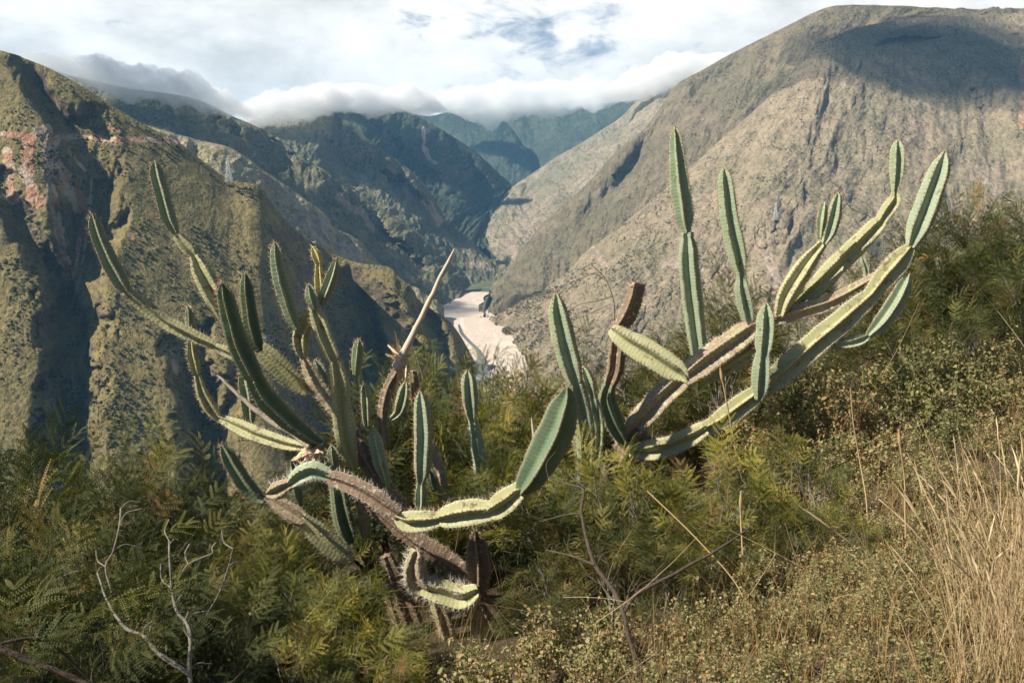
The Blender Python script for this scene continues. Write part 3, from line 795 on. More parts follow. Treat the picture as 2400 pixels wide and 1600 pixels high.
def smooth_path(pts, step):
    """pts rows (px,py,Y,hw) -> world centres and radii"""
    p = np.array(pts, float)
    W3 = P(p[:, 0], p[:, 1], p[:, 2]); r_ = p[:, 3] * scale_at(p[:, 1], p[:, 2])
    L = np.linalg.norm(np.diff(W3, axis=0), axis=1).sum()
    n = max(10, int(L / step))
    A = np.concatenate([W3, r_[:, None]], 1)
    k = len(A)
    ext = np.vstack([2 * A[0] - A[1], A, 2 * A[-1] - A[-2]])
    seg = np.linalg.norm(np.diff(W3, axis=0), axis=1) + 1e-9
    cum = np.concatenate([[0], np.cumsum(seg)]); s = np.linspace(0, cum[-1], n)
    j = np.clip(np.searchsorted(cum, s, side='right') - 1, 0, k - 2); t = ((s - cum[j]) / seg[j])[:, None]
    p0, p1, p2, p3 = ext[j], ext[j + 1], ext[j + 2], ext[j + 3]
    c = 0.5 * ((2 * p1) + (-p0 + p2) * t + (2 * p0 - 5 * p1 + 4 * p2 - p3) * t * t + (-p0 + 3 * p1 - 3 * p2 + p3) * t ** 3)
    rad_ = np.interp(s, cum, A[:, 3])
    kk = max(3, int(len(s) * 0.10)) | 1
    pad = np.pad(rad_, kk // 2, mode='edge'); rad_ = np.convolve(pad, np.ones(kk) / kk, 'valid')
    return c[:, :3], np.maximum(rad_, 0.003), s, cum[-1]

SEG = 0
def stem(parent, pts, mat='g', ribs=5, mode='v', core=0.24, spine=0.024, ns=5, tip=True, base=True, wide=1.0, twist=0.0, spine_mat=None, label=None, jag=0.0):
    """one jointed stem of the cactus: winged ribs, scalloped edges, spine clusters"""
    global SEG
    SEG += 1
    rg = np.random.default_rng(100 + SEG)
    C, Rr, s, L = smooth_path(pts, 0.008)
    n = len(C)
    # round the two ends off
    rm = np.median(Rr)
    Rr = np.maximum(Rr, 0.62 * rm) * 1.0
    if tip:
        q = np.clip(s / (rm * 1.9), 0, 1); Rr = Rr * np.maximum((1 - (1 - q) ** 2.2) ** 0.6, 0.12)
    if base:
        q = np.clip((L - s) / (rm * 0.9), 0, 1); Rr = Rr * (0.62 + 0.38 * np.sqrt(1 - (1 - q) ** 2))
    roll = {'v': np.pi / ribs, 'r': 0.0, 'l': 0.35, 'q': -0.35}[mode] if isinstance(mode, str) else mode
    ang = roll + 2 * np.pi * np.arange(ribs) / ribs
    norm = max(np.max(np.abs(np.sin(ang))), 0.6)
    Rr = Rr / norm * wide
    ar = 0.030
    # gentle unevenness of width and axis, nodes
    wob = 1 + 0.07 * fbm(np.stack([s * 5, s * 0 + SEG, s * 0], -1), 3) + jag * fbm(np.stack([s * 25, s * 0 + SEG, s * 0], -1), 3)
    C = C + 0.006 * np.stack([fbm(np.stack([s * 4, s * 0 + SEG + k * 9.1, s * 0], -1), 2) for k in range(3)], -1)
    T, Nn, B = frames(C, np.array([0.0, -1.0, 0.10]))
    # cross-section profile between two rib edges: flat rib faces, blunt edge
    hv = np.pi / ribs
    vx, vy = core * math.cos(hv), core * math.sin(hv)
    e = 0.075
    pr = [(1.0, 0.0, 1.0), (0.965, e, 1.0)] + [(0.965 + (vx - 0.965) * q_, e + (vy - e) * q_ + 0.012 * math.sin(math.pi * q_), 1 - q_) for q_ in (0.25, 0.5, 0.75)] + [(vx, vy, 0.0)]
    pa = [(math.hypot(x_, y_), math.atan2(y_, x_), w_) for x_, y_, w_ in pr]
    half = [(-a_, r__, w_) for r__, a_, w_ in pa[1:-1][::-1]] + [(a_, r__, w_) for r__, a_, w_ in pa]
    fr = half
    th, ww, ri, rad = [], [], [], []
    for k in range(ribs):
        for a_, r__, w_ in half:
            th.append(a_ + 2 * np.pi * k / ribs); ww.append(w_); rad.append(r__); ri.append(k)
    th = np.array(th); ww = np.array(ww); ri = np.array(ri); rad = np.array(rad)
    tipi = len(pa) - 2
    sidx = s / ar
    phase = rg.random(ribs)
    scal = 1 + 0.03 * (np.abs(np.sin(np.pi * (sidx[:, None] + phase[ri][None]))) - 0.5) * (ww[None] > 0.9)
    ribw = 1 + 0.10 * np.stack([fbm(np.stack([s * 6, s * 0 + k * 5.5, s * 0 + SEG], -1), 3) for k in range(ribs)], 1)[:, ri]
    if jag:
        ribw = ribw * (1 + jag * 1.5 * np.stack([fbm(np.stack([s * 40, s * 0 + k * 5.5, s * 0 + SEG], -1), 3) for k in range(ribs)], 1)[:, ri])
    TH = th[None] + roll + twist * (s / L)[:, None] + 0.05 * fbm(np.stack([s * 3, s * 0 + 7 + SEG, s * 0], -1), 2)[:, None]
    RR = Rr[:, None] * rad[None] * scal * (1 + (ribw - 1) * ww[None]) * wob[:, None]
    V = C[:, None] + (np.cos(TH)[..., None] * Nn[:, None] + np.sin(TH)[..., None] * B[:, None]) * RR[..., None]
    m = len(th)
    a = np.arange(n * m).reshape(n, m); b_ = np.roll(a, -1, 1)
    F = np.stack([a[:-1].ravel(), b_[:-1].ravel(), b_[1:].ravel(), a[1:].ravel()], 1)
    Vf = np.concatenate([V.reshape(-1, 3), C[0:1] - T[0:1] * Rr[0] * 0.1, C[-1:]])
    i0, i1 = n * m, n * m + 1
    cap0 = np.stack([np.full(m, i0), b_[0], a[0]], 1); cap1 = np.stack([np.full(m, i1), a[-1], b_[-1]], 1)
    edge = np.concatenate([np.broadcast_to(ww[None], (n, m)).ravel(), [1, 0]])
    along = np.concatenate([(sidx[:, None] + phase[ri][None]).ravel(), [0, 0]])
    o = mk('stem', Vf, [F, cap0, cap1], CM[mat], parent, True, {'edge': edge, 'along': along})
    if label: o['label'] = label
    # spines
    if spine > 0:
        base_i = np.array([k * len(fr) + tipi for k in range(ribs)])
        SV, SF, kk = [], [], 0
        Tg = T
        for k in range(ribs):
            cnt = int(L / ar)
            for q in range(cnt):
                sp = (q + 0.5 - phase[k] + rg.normal() * 0.12) * ar
                if sp < 0.002 or sp > L - 0.01: continue
                i = min(int(sp / L * (n - 1)), n - 1)
                p0 = V[i, base_i[k]]
                out = p0 - C[i]; out /= np.linalg.norm(out) + 1e-9
                m_ = ns + (3 if (tip and sp < rm * 1.2) else 0)
                side = np.cross(out, Tg[i])
                for z in range(m_):
                    d = out * rg.uniform(0.5, 1.1) + Tg[i] * rg.normal() * 0.55 + side * rg.normal() * 0.5
                    if tip and sp < rm * 1.4: d = d - Tg[i] * 0.7
                    d /= np.linalg.norm(d)
                    ln = spine * rg.uniform(0.3, 1.6) ** 1.2; tk = 0.0015 * (0.8 + 0.4 * rg.random()) * (p0[1] / 6.0)
                    u = np.cross(d, [0.3, 0.5, 0.81]); u /= np.linalg.norm(u) + 1e-9; v_ = np.cross(d, u)
                    b0 = p0 - out * 0.003
                    SV += [b0 + u * tk, b0 - 0.5 * u * tk + 0.87 * v_ * tk, b0 - 0.5 * u * tk - 0.87 * v_ * tk, p0 + d * ln]
                    SF += [(kk, kk + 1, kk + 3), (kk + 1, kk + 2, kk + 3), (kk + 2, kk, kk + 3)]; kk += 4
        if SV:
            sp_o = mk('spines', np.array(SV), [np.array(SF)], spine_mat or (M_SPINER if tip and mat in 'gdp' else M_SPINE), None, False)
            # world-space mesh parented to an identity-rotation chain
            off = mathutils.Vector(parent.location)
            sp_o.data.transform(mathutils.Matrix.Translation(-off))
            sp_o.parent = o
            sp_o['kind'] = 'stuff'
    return o

def branch(name, parent, pts, mat, sides=7, wob=0.12, label=None):
    C, Rr, s, L = smooth_path(pts, 0.02)
    C = C + 0.5 * Rr.mean() * np.stack([fbm(np.stack([s * 6, s * 0 + k * 9.1 + L, s * 0], -1), 3) for k in range(3)], -1)
    Rr = Rr * (1 + wob * fbm(np.stack([s * 18, s * 0 + 3, s * 0], -1), 3))
    V, F = tube(C, Rr, sides)
    o = mk(name, V, [F], mat, parent)
    if label: o['label'] = label
    return o
def husk(name, parent, c, size, seed, mat, elong=(1, 1, 1), n=26, label=None):
    """shredded, curled dead tissue: ragged twisted strips about a lump"""
    rg = np.random.default_rng(seed)
    mb = MB()
    V = IV * (1 + 0.6 * fbm(IV * 2.6 + seed, 4))[:, None] * np.array(elong) * size * 0.62 + c
    mb.add(V, IF)
    for i in range(n):
        d = rg.normal(size=3) * np.array(elong); d /= np.linalg.norm(d)
        u = rg.normal(size=3); u -= (u @ d) * d; u /= np.linalg.norm(u)
        ln = size * rg.uniform(0.6, 1.5); w = size * rg.uniform(0.10, 0.28)
        t = np.linspace(0, 1, 7)
        curl = rg.normal(size=3) * size * 0.5
        C = c + d * size * 0.35 + d * ln * t[:, None] + curl * (t ** 2)[:, None]
        ww_ = w * (1 - 0.7 * t) * (1 + 0.4 * rg.normal(size=7))
        A = C + u * ww_[:, None]; B_ = C - u * ww_[:, None] + np.cross(u, d) * (0.3 * ww_)[:, None]
        mb.add(np.stack([A, B_], 1).reshape(-1, 3), grid_faces(7, 2))
    o = mb.build(name, mat, parent, smooth=False)
    if label: o['label'] = label
    return o

# ------------------------------------------------------------------ the big cactus left of centre
def Z(lst, Y0, Y1=None):
    """attach distances to (px,py,hw) points"""
    Y1 = Y0 if Y1 is None else Y1
    k = len(lst)
    return [(x, y, Y0 + (Y1 - Y0) * i / (k - 1), h) for i, (x, y, h) in enumerate(lst)]
bx, by = P(1100, 1450, 6.0)[0], 6.0
K1 = empty('cactus', (float(bx), by, float(gz(bx, by))))
tag(K1, 'large sprawling cactus with many tangled winged arms, left of centre', 'cactus', 'big cacti on the hillside')
S1 = lambda pts, Y0, Y1=None, **k: stem(K1, Z(pts, Y0, Y1), **k)
S1([(215, 500, 10), (223, 532, 16), (237, 572, 18), (260, 622, 20), (283, 662, 19), (298, 684, 10)], 5.95, 6.0, mat='g', mode='v')
S1([(296, 680, 12), (318, 700, 17), (350, 727, 18), (400, 762, 18), (451, 787, 17), (505, 812, 11)], 6.0, 6.05, mat='y', mode='q', tip=False)
S1([(505, 812, 9), (530, 824, 15), (562, 836, 15), (590, 850, 9)], 6.05, mat='y', mode='q', tip=False)
S1([(362, 377, 11), (366, 405, 17), (376, 445, 18), (393, 506, 18), (413, 549, 9)], 6.25, mat='g', mode='v')
S1([(414, 552, 10), (430, 570, 16), (446, 588, 17), (456, 602, 9)], 6.25, mat='y', mode='l', tip=False)
S1([(456, 600, 10), (466, 624, 23), (484, 660, 26), (507, 700, 27), (526, 740, 22), (540, 776, 14), (560, 800, 10)], 6.25, 6.2, mat='y', mode='l', tip=False)
S1([(520, 660, 13), (529, 690, 21), (543, 745, 23), (558, 795, 26), (577, 842, 27), (600, 888, 24)], 5.62, 5.75, mat='d', mode='r', wide=1.0)
S1([(598, 884, 22), (625, 930, 27), (668, 975, 25), (712, 1012, 19), (760, 1045, 12)], 5.75, 6.0, mat='d', mode='r', tip=False)
S1([(575, 638, 12), (580, 690, 17), (590, 757, 19), (601, 803, 17), (610, 824, 7)], 5.85, mat='d', mode='r')
S1([(590, 812, 14), (612, 826, 24), (640, 850, 27), (668, 876, 25), (698, 905, 20), (722, 922, 9)], 6.15, 6.2, mat='y', mode='v', tip=False)
S1([(440, 714, 8), (446, 730, 11), (447, 770, 12), (446, 795, 9)], 6.4, mat='p', mode='r')
S1([(447, 797, 8), (450, 830, 13), (457, 862, 12), (463, 882, 7)], 6.4, mat='y', mode='v', tip=False)
S1([(462, 880, 8), (474, 920, 14), (489, 950, 17), (508, 976, 12), (515, 984, 6)], 6.4, mat='y', mode='l', tip=False)
S1([(514, 980, 10), (553, 997, 18), (591, 1015, 19), (633, 1030, 18), (677, 1043, 16), (715, 1050, 8)], 6.4, 6.2, mat='y', mode='v', tip=False)
S1([(566, 862, 8), (572, 895, 15), (579, 933, 18), (583, 975, 15), (584, 1000, 6)], 6.45, mat='g', mode='v')
S1([(734, 716, 8), (741, 735, 17), (752, 762, 21), (763, 795, 20), (778, 828, 20), (786, 850, 13)], 6.0, mat='y', mode='l', tip=False)
S1([(785, 845, 14), (794, 892, 23), (802, 950, 24), (809, 1010, 27), (818, 1060, 22), (832, 1096, 9)], 6.0, 6.1, mat='y', mode='l', tip=False)
S1([(731, 722, 9), (716, 757, 18), (704, 790, 20), (706, 822, 15), (712, 842, 7)], 6.1, mat='y', mode='v', tip=False)
S1([(645, 568, 12), (650, 610, 16), (661, 667, 18), (677, 719, 18), (690, 754, 14), (699, 772, 6)], 6.05, mat='g', mode='r')
S1([(724, 664, 10), (730, 693, 16), (736, 716, 12), (737, 727, 5)], 5.95, mat='g', mode='r')
S1([(732, 577, 7), (740, 598, 12), (747, 620, 9)], 6.05, mat='o', mode='v', spine=0.018)
S1([(746, 619, 7), (748, 650, 12), (750, 678, 13), (751, 700, 6)], 6.05, mat='o', mode='v', tip=False, spine=0.018)
S1([(788, 608, 8), (778, 645, 15), (765, 682, 17), (752, 714, 8)], 6.0, mat='g', mode='q')
S1([(711, 838, 9), (724, 866, 16), (741, 898, 20), (761, 928, 19), (785, 960, 15), (812, 990, 13), (832, 1010, 10)], 6.2, mat='c', mode='r', tip=False, base=False, core=0.6, jag=0.08)
S1([(738, 841, 9), (750, 866, 15), (762, 894, 11), (768, 908, 5)], 6.3, mat='g', mode='r')
S1([(841, 794, 10), (840, 820, 14), (837, 850, 13), (833, 880, 6)], 6.9, mat='p', mode='r')
S1([(854, 897, 9), (857, 933, 12), (858, 965, 11), (860, 1000, 8)], 6.8, mat='p', mode='v')
S1([(873, 1002, 9), (881, 1035, 16), (891, 1078, 18), (900, 1112, 13), (908, 1144, 7)], 6.1, mat='p', mode='r')
S1([(951, 893, 8), (947, 920, 15), (940, 948, 16), (932, 968, 11), (915, 984, 7)], 6.7, mat='g', mode='v')
S1([(985, 916, 12), (989, 955, 20), (991, 1010, 22), (990, 1060, 22), (990, 1102, 20), (986, 1130, 9)], 6.0, mat='g', mode='v', core=0.42)
S1([(987, 1128, 9), (986, 1150, 14), (985, 1175, 14), (983, 1195, 11)], 6.0, mat='p', mode='q', tip=False)
S1([(1096, 866, 13), (1099, 900, 19), (1102, 946, 18), (1107, 988, 10)], 6.7, mat='g', mode='v')
S1([(1107, 984, 9), (1116, 1035, 17), (1124, 1075, 17), (1130, 1112, 19), (1136, 1165, 20)], 6.7, 6.6, mat='p', mode='v', tip=False)
S1([(1330, 906, 16), (1324, 945, 34), (1302, 1012, 44), (1272, 1072, 42), (1245, 1118, 34), (1222, 1152, 20)], 4.95, 5.15, mat='d', ribs=4, mode='r', spine=0.018, core=0.28, label='broad deep green arm rising towards the camera')
S1([(1224, 1146, 22), (1196, 1170, 30), (1172, 1188, 31), (1150, 1200, 22)], 5.15, 5.3, mat='y', mode='v', tip=False, spine=0.026)
S1([(1158, 1196, 24), (1119, 1200, 34), (1081, 1204, 34), (1045, 1211, 28), (1028, 1215, 17)], 5.3, 5.4, mat='y', mode=0.45, tip=False, spine=0.032, ns=6)
S1([(1033, 1215, 19), (990, 1222, 28), (955, 1222, 28), (926, 1210, 13)], 5.4, 5.45, mat='y', mode=0.45, tip=False, spine=0.032, ns=6)
S1([(936, 1206, 15), (883, 1171, 24), (844, 1146, 23), (806, 1130, 22), (765, 1116, 17)], 5.45, 5.6, mat='b', mode=0.5, tip=False, spine=0.03, ns=6, core=0.45, jag=0.06, spine_mat=M_SPINEW)
S1([(772, 1116, 16), (735, 1104, 24), (703, 1116, 24), (678, 1138, 14)], 5.6, 5.6, mat='p', mode=0.6, tip=False, spine=0.034, ns=8, spine_mat=M_SPINEW, label='grey green arched joint bristling with long spines')
S1([(684, 1132, 13), (662, 1143, 20), (644, 1152, 21), (625, 1158, 10)], 5.6, mat='c', mode=0.6, tip=False, spine=0.034, ns=6, spine_mat=M_SPINEW)
S1([(519, 1040, 12), (536, 1074, 18), (557, 1110, 20), (579, 1143, 21), (604, 1166, 16), (622, 1172, 8)], 5.8, mat='d', mode='v')
S1([(622, 1164, 10), (655, 1184, 22), (690, 1207, 24), (716, 1224, 16)], 5.8, mat='c', mode='l', tip=False)
S1([(706, 1214, 14), (738, 1245, 26), (773, 1278, 27), (802, 1301, 22), (824, 1320, 9)], 5.8, 5.85, mat='y', mode='v', tip=False)
S1([(777, 1042, 9), (780, 1060, 14), (783, 1085, 12), (785, 1105, 8)], 6.3, mat='g', mode='r')
S1([(785, 1100, 12), (792, 1150, 20), (800, 1195, 24), (812, 1240, 24), (824, 1272, 12)], 6.2, mat='d', mode='l', tip=False)
S1([(679, 1039, 9), (684, 1070, 14), (688, 1112, 15), (694, 1150, 17), (703, 1186, 8)], 6.3, mat='g', mode='r')
S1([(822, 985, 10), (836, 1032, 18), (860, 1074, 21), (885, 1112, 21), (912, 1146, 17), (950, 1190, 14)], 6.25, 6.1, mat='b', mode='r', tip=False, core=0.65, jag=0.08, label='orange brown corky old stem')
S1([(846, 1158, 12), (848, 1190, 11), (854, 1225, 13), (858, 1260, 10)], 6.3, mat='c', mode='r', tip=False, core=0.7, jag=0.08)
S1([(845, 1160, 14), (905, 1210, 18), (975, 1262, 23), (1035, 1302, 25), (1085, 1345, 25), (1125, 1410, 26), (1165, 1480, 27), (1200, 1560, 26)], 6.1, 5.9, mat='b', mode='r', tip=False, base=False, core=0.6, jag=0.07, label='dark brown main trunk')
S1([(905, 1300, 14), (922, 1343, 20), (942, 1400, 24), (968, 1460, 25), (990, 1520, 26)], 6.0, mat='b', mode='l', tip=False, base=False, core=0.6, jag=0.08, label='orange brown corky trunk')
S1([(908, 1370, 10), (920, 1415, 14), (935, 1465, 15), (945, 1510, 15)], 6.05, mat='c', mode='r', tip=False, base=False, core=0.6, jag=0.1)
S1([(1015, 1385, 16), (1030, 1424, 20), (1044, 1470, 20), (1060, 1530, 20)], 5.75, mat='c', mode='l', tip=False, base=False, core=0.6, jag=0.08)
S1([(1098, 1388, 18), (1110, 1430, 21), (1130, 1480, 23), (1150, 1540, 22)], 5.6, mat='c', mode='l', tip=False, base=False, core=0.6, jag=0.08)
S1([(978, 1290, 10), (968, 1326, 23), (974, 1360, 28), (998, 1386, 26)], 5.5, mat='c', mode='v', tip=False, spine=0.045, ns=9, spine_mat=M_SPINEW)
S1([(980, 1374, 20), (1030, 1388, 31), (1081, 1402, 32), (1122, 1384, 22)], 5.5, 5.45, mat='y', mode=0.5, tip=False, spine=0.045, ns=9, spine_mat=M_SPINEW, label='pale low joint curled like a bowl and fringed with white spines')
S1([(1113, 1240, 9), (1118, 1280, 26), (1123, 1325, 30), (1122, 1365, 24), (1114, 1400, 12)], 5.55, mat='b', mode='r', spine=0.02, core=0.3)
S1([(1016, 1045, 9), (1028, 1095, 12), (1040, 1150, 14), (1048, 1195, 12)], 6.5, mat='c', mode='r', tip=False, core=0.6, jag=0.06)
S1([(1005, 1095, 8), (1012, 1125, 12), (1020, 1150, 9)], 6.4, mat='d', mode='r')
# dead parts of the big cactus
husk('dead_knot', K1, P(726, 1062, 5.95), 0.085, 4, M_HUSK, (1.1, 0.8, 0.9), 30, label='shredded pale brown dead knot')
branch('dead_branch', K1, [(507, 879, 6.0, 2.0), (522, 890, 6.0, 3.5), (566, 933, 6.0, 5), (617, 974, 6.0, 6.5), (655, 999, 6.0, 7), (693, 1020, 6.0, 8), (730, 1050, 5.97, 10)], M_WOOD, label='bleached dead branch')
branch('dead_spear', K1, [(1065, 583, 6.4, 1.6), (1050, 614, 6.4, 4), (1030, 655, 6.4, 5.2), (1000, 718, 6.4, 6.2), (972, 775, 6.4, 7), (945, 830, 6.4, 10), (930, 862, 6.4, 14)], M_WOOD, label='bleached pointed dead spear')
husk('dead_crown', K1, P(945, 850, 6.4), 0.082, 9, M_HUSK, (0.85, 0.7, 1.25), 34, label='torn orange tan husk at the foot of the spear')
S1([(932, 868, 12), (912, 905, 12), (900, 945, 12), (897, 990, 12), (905, 1040, 12)], 6.5, 6.4, mat='b', mode='r', tip=False, base=False, core=0.65, jag=0.1)
S1([(968, 868, 9), (972, 905, 11), (975, 950, 10)], 6.6, mat='b', mode='r', tip=False, core=0.65, jag=0.08)

# ------------------------------------------------------------------ the big cactus on the right
bx, by = P(1440, 1150, 7.2)[0], 7.2
K2 = empty('cactus', (float(bx), by, float(gz(bx, by))))
tag(K2, 'large leaning cactus reaching right with long yellow green arms above the dry brush', 'cactus', 'big cacti on the hillside')
S2 = lambda pts, Y0, Y1=None, **k: stem(K2, Z(pts, Y0, Y1), **k)
S2([(1400, 1270, 26), (1420, 1180, 26), (1436, 1110, 26), (1468, 1048, 30), (1500, 1004, 26)], 7.2, mat='b', mode='r', tip=False, base=False, core=0.6, jag=0.06, label='dark brown trunk')
S2([(1455, 1045, 18), (1490, 1000, 26), (1540, 944, 30), (1590, 896, 30), (1615, 872, 22)], 7.2, mat='c', mode='v', tip=False, base=False, core=0.40, jag=0.03)
S2([(1600, 890, 22), (1640, 860, 32), (1690, 824, 32), (1738, 790, 29), (1775, 762, 20)], 7.15, 7.3, mat='c', mode='v', tip=False, core=0.42, jag=0.07, label='dry cream and brown corky arm')
S2([(1650, 890, 14), (1690, 866, 21), (1735, 838, 23), (1790, 806, 18)], 7.35, 7.4, mat='y', mode='q', tip=False)
S2([(1492, 662, 20), (1483, 700, 23), (1466, 742, 23), (1440, 782, 17)], 7.0, mat='b', mode='l', ribs=3, wide=1.05, core=0.30, tip=False, base=False, jag=0.06, label='dead brown hollow arm broken off at the top')
husk('broken_rim', K2, P(1487, 668, 7.0), 0.045, 14, M_HUSK, (1.3, 0.8, 0.7), 16)
S2([(1447, 782, 17), (1445, 830, 22), (1440, 868, 21), (1428, 905, 16)], 7.05, mat='b', mode='q', tip=False, core=0.3)
S2([(1428, 900, 15), (1422, 940, 24), (1436, 985, 25), (1450, 1015, 20), (1466, 1045, 12)], 7.05, 7.15, mat='d', mode='q', tip=False, core=0.3)
S2([(1612, 896, 11), (1590, 874, 27), (1543, 842, 31), (1505, 818, 30), (1467, 795, 27), (1432, 770, 17)], 6.35, 6.6, mat='y', ribs=4, mode='l', spine=0.018, core=0.26, label='thick yellow green joint pointing down towards the camera')
S2([(1581, 297, 10), (1585, 340, 17), (1590, 400, 22), (1597, 460, 25), (1604, 510, 23), (1611, 545, 9)], 7.4, mat='p', mode=0.25, label='tallest upright arm')
S2([(1610, 545, 9), (1612, 580, 23), (1615, 640, 25), (1624, 720, 25), (1632, 780, 23), (1640, 845, 20)], 7.4, mat='g', mode='q', tip=False, spine=0.018)
S2([(1697, 392, 15), (1703, 446, 20), (1712, 520, 22), (1724, 575, 24), (1733, 618, 20), (1738, 648, 8)], 7.3, mat='p', mode='v')
S2([(1737, 644, 8), (1739, 672, 17), (1745, 704, 19), (1752, 738, 17), (1757, 764, 7)], 7.3, mat='g', mode='v', tip=False)
S2([(1796, 709, 14), (1796, 745, 21), (1794, 790, 22), (1789, 830, 17)], 6.9, mat='p', mode='v')
S2([(1789, 824, 15), (1786, 865, 22), (1783, 905, 21), (1779, 938, 8)], 6.9, mat='g', mode='v', tip=False)
S2([(1475, 1062, 12), (1520, 1058, 27), (1570, 1048, 26), (1625, 1022, 24), (1660, 1000, 18)], 7.1, 7.0, mat='y', mode='v', tip=False)
S2([(1652, 1006, 17), (1690, 984, 25), (1730, 955, 27), (1766, 928, 24), (1785, 912, 18)], 7.0, mat='y', mode='q', tip=False)
S2([(1775, 922, 20), (1815, 890, 29), (1858, 853, 31), (1917, 800, 30), (1981, 746, 30), (2044, 690, 22)], 7.0, 7.1, mat='y', mode='q', tip=False)
S2([(2040, 694, 20), (2075, 650, 28), (2105, 615, 28), (2135, 578, 16)], 7.1, mat='y', mode='q', tip=False)
S2([(2215, 354, 13), (2205, 392, 25), (2188, 440, 28), (2168, 495, 30), (2148, 545, 27), (2134, 580, 12)], 7.1, mat='g', mode='q')
S2([(1946, 803, 8), (1981, 806, 13), (2012, 798, 15), (2036, 786, 9)], 7.05, mat='p', mode='v', tip=False)
S2([(2131, 638, 9), (2118, 668, 18), (2095, 710, 22), (2064, 754, 21), (2034, 788, 9)], 7.05, mat='g', mode='r')
S2([(1795, 752, 14), (1822, 745, 20), (1879, 730, 21), (1942, 710, 20), (2006, 678, 17), (2062, 642, 10)], 7.35, 7.3, mat='c', mode='q', tip=False, core=0.45, jag=0.03)
S2([(1828, 740, 14), (1842, 695, 23), (1870, 648, 25), (1899, 606, 20), (1930, 568, 10)], 7.3, mat='y', mode=0.25, tip=False)
S2([(1933, 472, 8), (1925, 515, 13), (1922, 560, 7)], 7.3, mat='p', mode='r')
S2([(1965, 452, 10), (1956, 500, 18), (1944, 542, 17), (1932, 572, 7)], 7.25, mat='g', mode='q')
S2([(1845, 735, 14), (1866, 713, 20), (1917, 670, 24), (1955, 630, 25), (2006, 581, 24), (2050, 535, 20), (2070, 515, 14)], 7.5, mat='y', mode='v', tip=False)
S2([(2064, 520, 14), (2082, 492, 18), (2096, 470, 16), (2098, 450, 8)], 7.5, mat='y', mode='v', tip=False)
S2([(2104, 327, 12), (2104, 360, 17), (2102, 410, 16), (2098, 452, 7)], 7.5, mat='p', mode='v')
S2([(1775, 762, 18), (1800, 757, 22), (1830, 748, 18)], 7.35, mat='b', mode='q', tip=False, core=0.55)

# ------------------------------------------------------------------ cacti between and behind them
bx, by = P(1350, 1180, 6.9)[0], 6.9
K3 = empty('cactus', (float(bx), by, float(gz(bx, by))))
tag(K3, 'upright green cactus standing between the two big cacti', 'cactus')
S3 = lambda pts, Y0, Y1=None, **k: stem(K3, Z(pts, Y0, Y1), **k)
S3([(1303, 685, 13), (1309, 735, 24), (1322, 795, 28), (1336, 850, 27), (1350, 900, 20)], 6.6, mat='p', mode='v', spine=0.03)
S3([(1350, 896, 18), (1358, 935, 24), (1368, 985, 24), (1374, 1040, 22), (1372, 1120, 20), (1365, 1190, 20)], 6.6, 6.8, mat='g', mode='v', tip=False, base=False)
S3([(1366, 858, 10), (1378, 895, 16), (1388, 928, 9)], 6.9, mat='p', mode='v')
S3([(1386, 924, 9), (1396, 960, 15), (1404, 1000, 13), (1400, 1060, 12), (1385, 1130, 14)], 6.9, mat='p', mode='v', tip=False, base=False)
S3([(1340, 960, 10), (1348, 1000, 15), (1358, 1050, 14), (1362, 1090, 10)], 7.0, mat='g', mode='r')
def far_cactus(label, stems):
    x, y, Y = stems[0][-1][0], stems[0][-1][1], stems[0][-1][2]
    w = P(x, y, Y)
    K = empty('cactus', (float(w[0]), float(w[1]), float(gz(w[0], w[1]))))
    tag(K, label, 'cactus', 'small cacti half hidden in the brush')
    for s_ in stems:
        stem(K, s_, mat='p', mode='v', spine=0.02, ns=3)
far_cactus('small pale cactus at the crest of the brush near the right edge', [[(2343, 488, 13, 6), (2340, 502, 13, 9), (2336, 520, 13, 8), (2332, 600, 13, 8)]])
far_cactus('small pale cactus in the brush below the long arm of the right cactus', [[(2020, 598, 10.5, 6), (2024, 615, 10.5, 8), (2030, 635, 10.5, 7), (2036, 720, 10.5, 8)]])
far_cactus('small pale green cactus just right of the long upper arm', [[(2198, 600, 10.5, 5), (2201, 618, 10.5, 8), (2205, 640, 10.5, 7), (2205, 740, 10.5, 8)]])
far_cactus('tiny green cactus beside the river view behind the shrubs', [[(1124, 896, 9.5, 5), (1126, 910, 9.5, 6), (1128, 935, 9.5, 5), (1128, 1000, 9.5, 5)]])

# ------------------------------------------------------------------ feathery shrubs
def leaflet_strip(L, npair, ll, lw, droop, angle=1.05):
    """a pinna: rachis with paired narrow leaflets, along +x, in the xy plane"""
    V, F = [], []
    t = np.linspace(0.06, 1, npair)
    for i, s in enumerate(t):
        x = L * s; z = -droop * s * s
        l = ll * (0.55 + 0.45 * math.sin(math.pi * min(s * 1.05, 1)) ) * (1 - 0.35 * s)
        for sg in (-1, 1):
            dx, dy = math.cos(angle) * l, math.sin(angle) * l * sg
            nx, ny = -dy / l * lw, dx / l * lw
            k = len(V)
            V += [(x, 0, z), (x + dx * 0.5 + nx, dy * 0.5 + ny, z + 0.1 * l), (x + dx, dy, z - 0.05 * l), (x + dx * 0.5 - nx, dy * 0.5 - ny, z + 0.1 * l)]
            F.append((k, k + 1, k + 2, k + 3))
    k = len(V)
    for s in (0, 0.5, 1):
        V += [(L * s, -0.0010, -droop * s * s), (L * s, 0.0010, -droop * s * s)]
    F += [(k, k + 1, k + 3, k + 2), (k + 2, k + 3, k + 5, k + 4)]
    return np.array(V), np.array(F)
def rot(ax, a):
    return np.array(mathutils.Matrix.Rotation(a, 3, ax))
